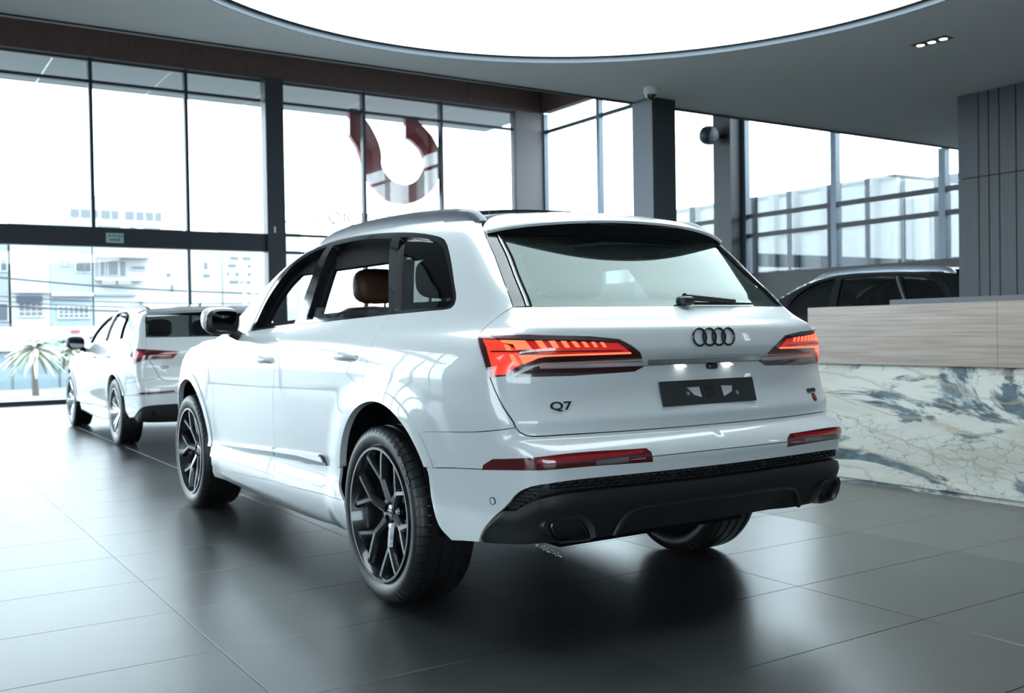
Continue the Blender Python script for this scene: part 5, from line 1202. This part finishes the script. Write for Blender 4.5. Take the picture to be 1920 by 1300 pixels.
# ---- door handles, door blades, window chrome line
for (u0, u1, z, door) in ((.402, .659, 1.053, cp['RD']), (1.482, 1.732, 1.023, cp['FD'])):
    for mir, dr in ((1, door[0]), (-1, door[1])):
        us_ = np.linspace(u0+.012, u1-.012, 9); P = surf(us_, [z]*9, .0); P2 = [p+B.normal(p[None])[0]*o_ for p, o_ in zip(P, (.004, .022, .030, .033, .034, .033, .030, .024, .008))]
        V, F = [], []
        for i, p in enumerate(P2):
            hz = .021*(1-.35*abs(i-4)/4)
            for dy, dz in ((-.006, -hz), (.005, -hz*.6), (.008, 0), (.005, hz*.6), (-.006, hz), (-.012, 0)): V.append(((p[0]), (p[1]+dy)*mir, p[2]+dz))
        for i in range(8):
            for k in range(6): F.append((i*6+k, i*6+(k+1) % 6, i*6+6+(k+1) % 6, i*6+6+k))
        F += [tuple(range(6)), tuple(range(48, 54))]; MB().add(V, F).obj('door_handle', 'paint', dr, 50)
        cpn = surf((u0+u1)/2-.0, z-.004, .001)[0]; cn = B.normal(cpn[None])[0]
        cup = panel(B, np.array([((u0+u1)/2+.055*math.cos(t), z+.034*math.sin(t)) for t in np.linspace(0, 2*PI, 24, endpoint=False)]), h=.02, off=.0012, inset=0, flange=0)
        pobj('handle_cup', [cup if mir > 0 else cup.mirror()], 'paint_cup', dr)
bl_f = [(2.617,.447),(2.521,.492),(2.05,.519),(1.556,.546),(1.556,.497),(2.0,.474),(2.30,.456)]
bl_r = [(1.548,.546),(1.2,.561),(.898,.572),(.854,.564),(.812,.524),(1.09,.508),(1.17,.512),(1.548,.497)]
for pts, dr in ((bl_f, cp['FD']), (bl_r, cp['RD'])):
    pc = panel(B, np.array(path(*[[pts[i], pts[(i+1) % len(pts)]] for i in range(len(pts))], step=.02)), h=.02, off=.010, inset=0, flange=.012)
    for d_, p_ in zip(dr, sym(pc)): pobj('door_blade', [p_], 'chrome_dark', d_)
for pts, dr in (([(2.52,.490),(2.05,.517),(1.556,.544),(1.556,.526),(2.05,.502),(2.50,.480)], cp['FD']), ([(1.548,.544),(1.2,.559),(.898,.570),(.86,.562),(.84,.54),(1.2,.540),(1.548,.526)], cp['RD'])):
    pc = panel(B, np.array(path(*[[pts[i], pts[(i+1) % len(pts)]] for i in range(len(pts))], step=.02)), h=.02, off=.017, inset=0, flange=.008)
    for d_, p_ in zip(dr, sym(pc)): pobj('blade_insert', [p_], 'chrome', d_)
# ================================================================== THE SMALLER WHITE SUV (further away)
Q3B = Body(
 side=[(.1,.78),(.2,.84),(.27,.875),(.34,.885),(.45,.88),(.6,.888),(.78,.90),(.88,.898),(.93,.89),(.98,.875),(1.05,.85),(1.12,.82),(1.25,.775),(1.40,.70),(1.48,.645),(1.56,.56),(1.65,.42)],
 plan=[(-1.1,-.24),(-.9,-.12),(-.7,-.065),(-.4,-.02),(0,0),(.4,.003),(2.2,.003),(2.7,-.005),(3.0,-.03),(3.3,-.09),(3.6,-.25)],
 rear=[(.1,-.65),(.25,-.82),(.35,-.88),(.5,-.905),(.6,-.91),(.66,-.905),(.70,-.88),(.74,-.865),(.85,-.86),(.93,-.87),(.98,-.875),(1.02,-.86),(1.08,-.82),(1.14,-.775),(1.25,-.68),(1.38,-.57),(1.45,-.51),(1.6,-.40)],
 rearcurve=[(.1,.09),(.7,.09),(1.1,.13),(1.6,.13)],
 top=[(-.9,1.36),(-.6,1.43),(-.3,1.475),(0,1.505),(.5,1.53),(.9,1.525),(1.15,1.50),(1.35,1.45),(1.6,1.34),(1.9,1.18),(2.1,1.07),(2.2,1.04),(2.5,1.01),(3.0,.93),(3.3,.85),(3.55,.72)],
 topcurve=[(-1,.13),(1.3,.13),(2.2,.06),(4,.05)],
 nose=[(.1,3.25),(.3,3.5),(.7,3.52),(.85,3.42),(1.0,3.2),(1.5,2.9)], wheels=[(0,.36),(2.8,.36)], bl=(.016,.41,.58), xf=2.9, z0=.7)
U3 = Q3B.uc
q3 = dict(body=Q3B, paint='paint_grey_white', name='compact_suv', label='smaller white SUV parked further away beside the glass entrance', loc=(7.5, -.34, 0), detail=False,
 wheelbase=2.8, arch_r=(.385, .42), arch_z=.375, wy=.905, ww=.235, wr=.36, flare_z=.5, sill_z=.46, nose_z=.58, nose_top=.85, flare_end=(.545, .46, .40, .55), front_dz=-.14, zs=.9, tail_dx=.1,
 roof_edge=[(1.28,.54),(.9,.565),(.5,.57),(.1,.56),(-.22,.54)], ws_edge=[(1.28,.54),(1.5,.60),(1.8,.68),(2.08,.755)], hood_edge=[(2.08,.755),(2.5,.74),(2.9,.71),(3.2,.64),(3.32,.58)], fen_nose=[(3.67,.76),(3.55,.68)],
 dlo=[(.42,1.125),(.12,1.143),(.06,1.150),(.035,1.168),(.06,1.205),(.20,1.33),(.33,1.40),(.50,1.43),(.8,1.447),(1.1,1.442),(1.35,1.41),(1.55,1.35),(1.75,1.26),(1.93,1.15),(2.0,1.08)], dlo_split=(0, 0),
 belt_all=[(1.13,1.107),(.42,1.125)], belt_r=[(.8,1.116)], belt_f=[(1.6,1.092)], a_base=[(2.07,1.068),(2.15,1.05)], door_top=[(2.0,1.08),(2.15,1.05),(2.25,1.02),(2.30,.98)],
 C_line=[(.393,.74),(.40,.85),(.40,1.0),(.42,1.125)], B_line=[(1.13,1.107),(1.14,1.0),(1.18,.8),(1.22,.6),(1.22,.45),(1.2,.33)], A_line=[(2.30,.98),(2.33,.85),(2.36,.7),(2.36,.5),(2.36,.40),(2.36,.30)],
 ridge=dict(rear=[(.8,.345)], front=[(2.0,.31)]), rd_foot=[(.56,.455),(.575,.41),(.53,.36),(.50,.345)],
 dp_top=[(-.27,1.435)], dpo=[(-.37,1.385),(-.445,1.28),(-.505,1.155)], dpi=[(-.395,1.38),(-.468,1.28),(-.525,1.158)],
 tg_up=[(-.505,1.155),(-.515,1.12),(-.53,1.08)], tg_low=[(-.53,1.08),(-.56,.97),(-.60,.87),(-.64,.78),(-.66,.74)], tg_bot=[(-.69,.715),(-.76,.70)], q1=[(-.17,.66),(-.45,.70),(-.60,.725)],
 split=[(-.19,.545),(-.45,.56),(-.7,.575),(U3,.58)], wb=[(-.40,.33),(-.44,.36),(-.50,.42),(-.56,.45),(-.7,.462),(U3,.465)], wb_foot=[(-.40,.33),(-.31,.32)], arch_foot=[(-.31,.32),(-.25,.38),(-.21,.45),(-.20,.50),(-.19,.545)],
 refl=path([(-.42,.566),(-.50,.592),(-.78,.606)],[(-.78,.606),(-.79,.586)],[(-.79,.586),(-.60,.574),(-.42,.566)]), gb=1.155, glass_top=1.40, tail_glass='privacy_glass',
 windows=[[[(1.95,1.095),(1.86,1.18),(1.7,1.27),(1.5,1.36),(1.3,1.41),(1.2,1.42)],[(1.2,1.42),(1.17,1.115)],[(1.17,1.115),(1.95,1.095)]],[[(1.07,1.12),(1.1,1.43)],[(1.1,1.43),(.8,1.432),(.5,1.41)],[(.5,1.41),(.38,1.135)],[(.38,1.135),(1.07,1.12)]],[[(.32,1.14),(.43,1.40)],[(.43,1.40),(.33,1.375),(.2,1.30),(.08,1.195),(.07,1.165),(.12,1.15)],[(.12,1.15),(.32,1.14)]]],
 glass_m=['car_glass', 'car_glass', 'privacy_glass'], mirror=(1.82, .985, 1.10),
 rails=dict(xy=[(x, .575) for x in (-.28,-.24,-.15,.1,.5,.8,1.05,1.15,1.2)], h=[.004,.02,.032,.034,.034,.034,.03,.018,.004], m='satin_grey'),
 seats=[(1.2, .36, 'leather_dark'), (1.2, -.36, 'leather_dark'), (.35, .36, 'leather_dark'), (.35, -.36, 'leather_dark')], head_z=1.26)
q3['wheel'] = wheel_proto(.36, .25, .235, 5, 'rim_silver', 'v')
car3, c3 = build_car(q3)
def on3(name, pts, off, m, parent=car3, fl=.006):
    return [pobj(name, [p], m, parent) for p in sym(panel(Q3B, np.array(path(*[[pts[i], pts[(i+1) % len(pts)]] for i in range(len(pts))], step=.02)), h=.03, off=off, inset=0, flange=fl))]
tl = on3('tail_light', [(-.345,.955),(-.39,1.015),(-.43,1.038),(-.62,1.022),(-.76,1.008),(-.835,1.0),(-.77,.935),(-.55,.928),(-.47,.90),(-.42,.885),(-.37,.90)], .008, 'reflector_red', fl=.012)
mat('reflector_rose', (.45, .035, .045), .12, coat=1.); mat('lamp_pink', (.5, .12, .13), .2, coat=1.)
for pts, m_ in (([(-.375,.955),(-.42,1.012),(-.50,1.012),(-.55,.965),(-.50,.945),(-.44,.905),(-.40,.905)], 'reflector_rose'), ([(-.66,.99),(-.80,.988),(-.76,.955),(-.66,.955)], 'reflector_bright'), ([(-.70,.962),(-.775,.962),(-.76,.948),(-.70,.948)], 'lamp_pink')):
    for b_, p in zip(tl, sym(panel(Q3B, np.array(path(*[[pts[i], pts[(i+1) % len(pts)]] for i in range(len(pts))], step=.02)), h=.03, off=.011, inset=0, flange=.003))): pobj('lamp_insert', [p], m_, b_)
pobj('rear_valance', sym(panel(Q3B, path(q3['wb'], [(U3,.465),(U3,.27)], [(U3,.27),(-.62,.275),(-.44,.29)], [(-.44,.29),q3['wb'][0]], step=.03), h=.04, off=-.004, inset=-.003)), 'plastic_black', car3)
on3('spoiler_lip', [(-.34,1.425),(U3,1.455),(U3,1.425),(-.37,1.395)], .035, 'paint_grey_white', fl=.04)
me = text_mesh('Q3', .05, .003, 'model_lettering', .0008); me.materials.append(MATS['badge_black']); p, nrm = on_side(Q3B, -.70, .845, .004); o = link('model_lettering', me, car3); o.matrix_local = frame_at(p, nrm); o.scale = (1.3, .85, 1)
for k in range(4):
    tt = np.linspace(0, 2*PI, 28, endpoint=False); yy, zz = .0765-k*.051+.0335*np.cos(tt), 1.0+.0335*np.sin(tt); xx = Q3B.chart(U3+np.abs(yy), zz)[:, 0]-.006
    MB().tube(list(zip(xx, yy, zz)), .0046, 6, True).obj('emblem_ring', 'chrome', car3)
MB().prism([(0, 0), (.16, 0), (.13, .012), (.03, .055), (.0, .06)], lambda a, b: (-.15+a, -.018+.012*b/.06, 1.47+b), lambda a, b: (-.15+a, .018-.012*b/.06, 1.47+b)).obj('roof_antenna', 'satin_black', car3)
for s_ in (0, 1):
    for u0, z0, dr in ((.48, .945, c3['RD'][s_]), (1.25, .93, c3['FD'][s_])):
        P = Q3B.chart(np.linspace(u0, u0+.2, 6), np.full(6, z0)); P = P+Q3B.normal(P)*np.array([.004, .022, .026, .026, .022, .004])[:, None]; P = P*[1, 1-2*s_, 1]
        MB().tube(list(P), [.010, .013, .014, .014, .013, .010], 8).obj('door_handle', 'paint_grey_white', dr)

# ================================================================== THE BLACK SUV BEHIND THE COUNTER
bk = dict(q7); bk.update(name='black_suv', label='black SUV with silver roof rails parked behind the reception counter', paint='paint_black', loc=(3.55, -8.66, 0), scale=(1.12, 1.07, 1.09), detail=False, mirror_cap='paint_black',
 inner_top=None, glass_m=['privacy_glass']*3, tail_glass='privacy_glass', frit=None, rails=dict(xy=q7['rails']['xy'], h=[q*1.1 for q in q7['rails']['h']], m='rail_silver'))
mat('rail_silver', (.62, .68, .76), .25, metal=.9)
carb, cb = build_car(bk)
for f0, f1 in ((.18, .28),):
    pts = [(.283, 1.258), (.50, 1.612), (.475, 1.612), (.255, 1.258)]
    for p in sym(panel(Q7, np.array(path(*[[pts[i], pts[(i+1) % 4]] for i in range(4)], step=.02)), h=.03, off=.004, inset=0, flange=.004)): pobj('pillar_chrome', [p], 'chrome', carb)
MB().rbox((1.35, 0, 1.735), (.22, .10, .06), 3).obj('roof_sensor', 'satin_black', carb)
pts = [(-.431,1.144),(-.60,1.144),(-.60,1.0),(-.485,.993)]
for p in sym(panel(Q7, np.array(path(*[[pts[i], pts[(i+1) % 4]] for i in range(4)], step=.02)), h=.03, off=.004, inset=0, flange=.006)): pobj('tail_light', [p], 'reflector_red', carb)
# ================================================================== SMALL THINGS ON THE FLOOR
mat('clear_scrap', (.80, .83, .85), .12, metal=.7); mat('paper_white', (.85, .86, .86), .6)
sx, sy = (.50, .22), (-.213, -.16)
e = MB(); rs = random.Random(5)
for k in range(46):
    t = k/45; x, y = sx[0]+(sx[1]-sx[0])*t+rs.uniform(-.018, .018), sy[0]+(sy[1]-sy[0])*t+rs.uniform(-.02, .02); r = rs.uniform(.0035, .0075)
    e.rbox((x, y, r*.9+rs.uniform(0, .006)), (2*r, 2.2*r, 1.8*r), 2.4, 5)
o = e.obj('plastic_beads', 'clear_scrap', None, 40); o['kind'] = 'stuff'; tag(o, 'clear beaded plastic scrap on the floor under the rear bumper', 'plastic scrap')
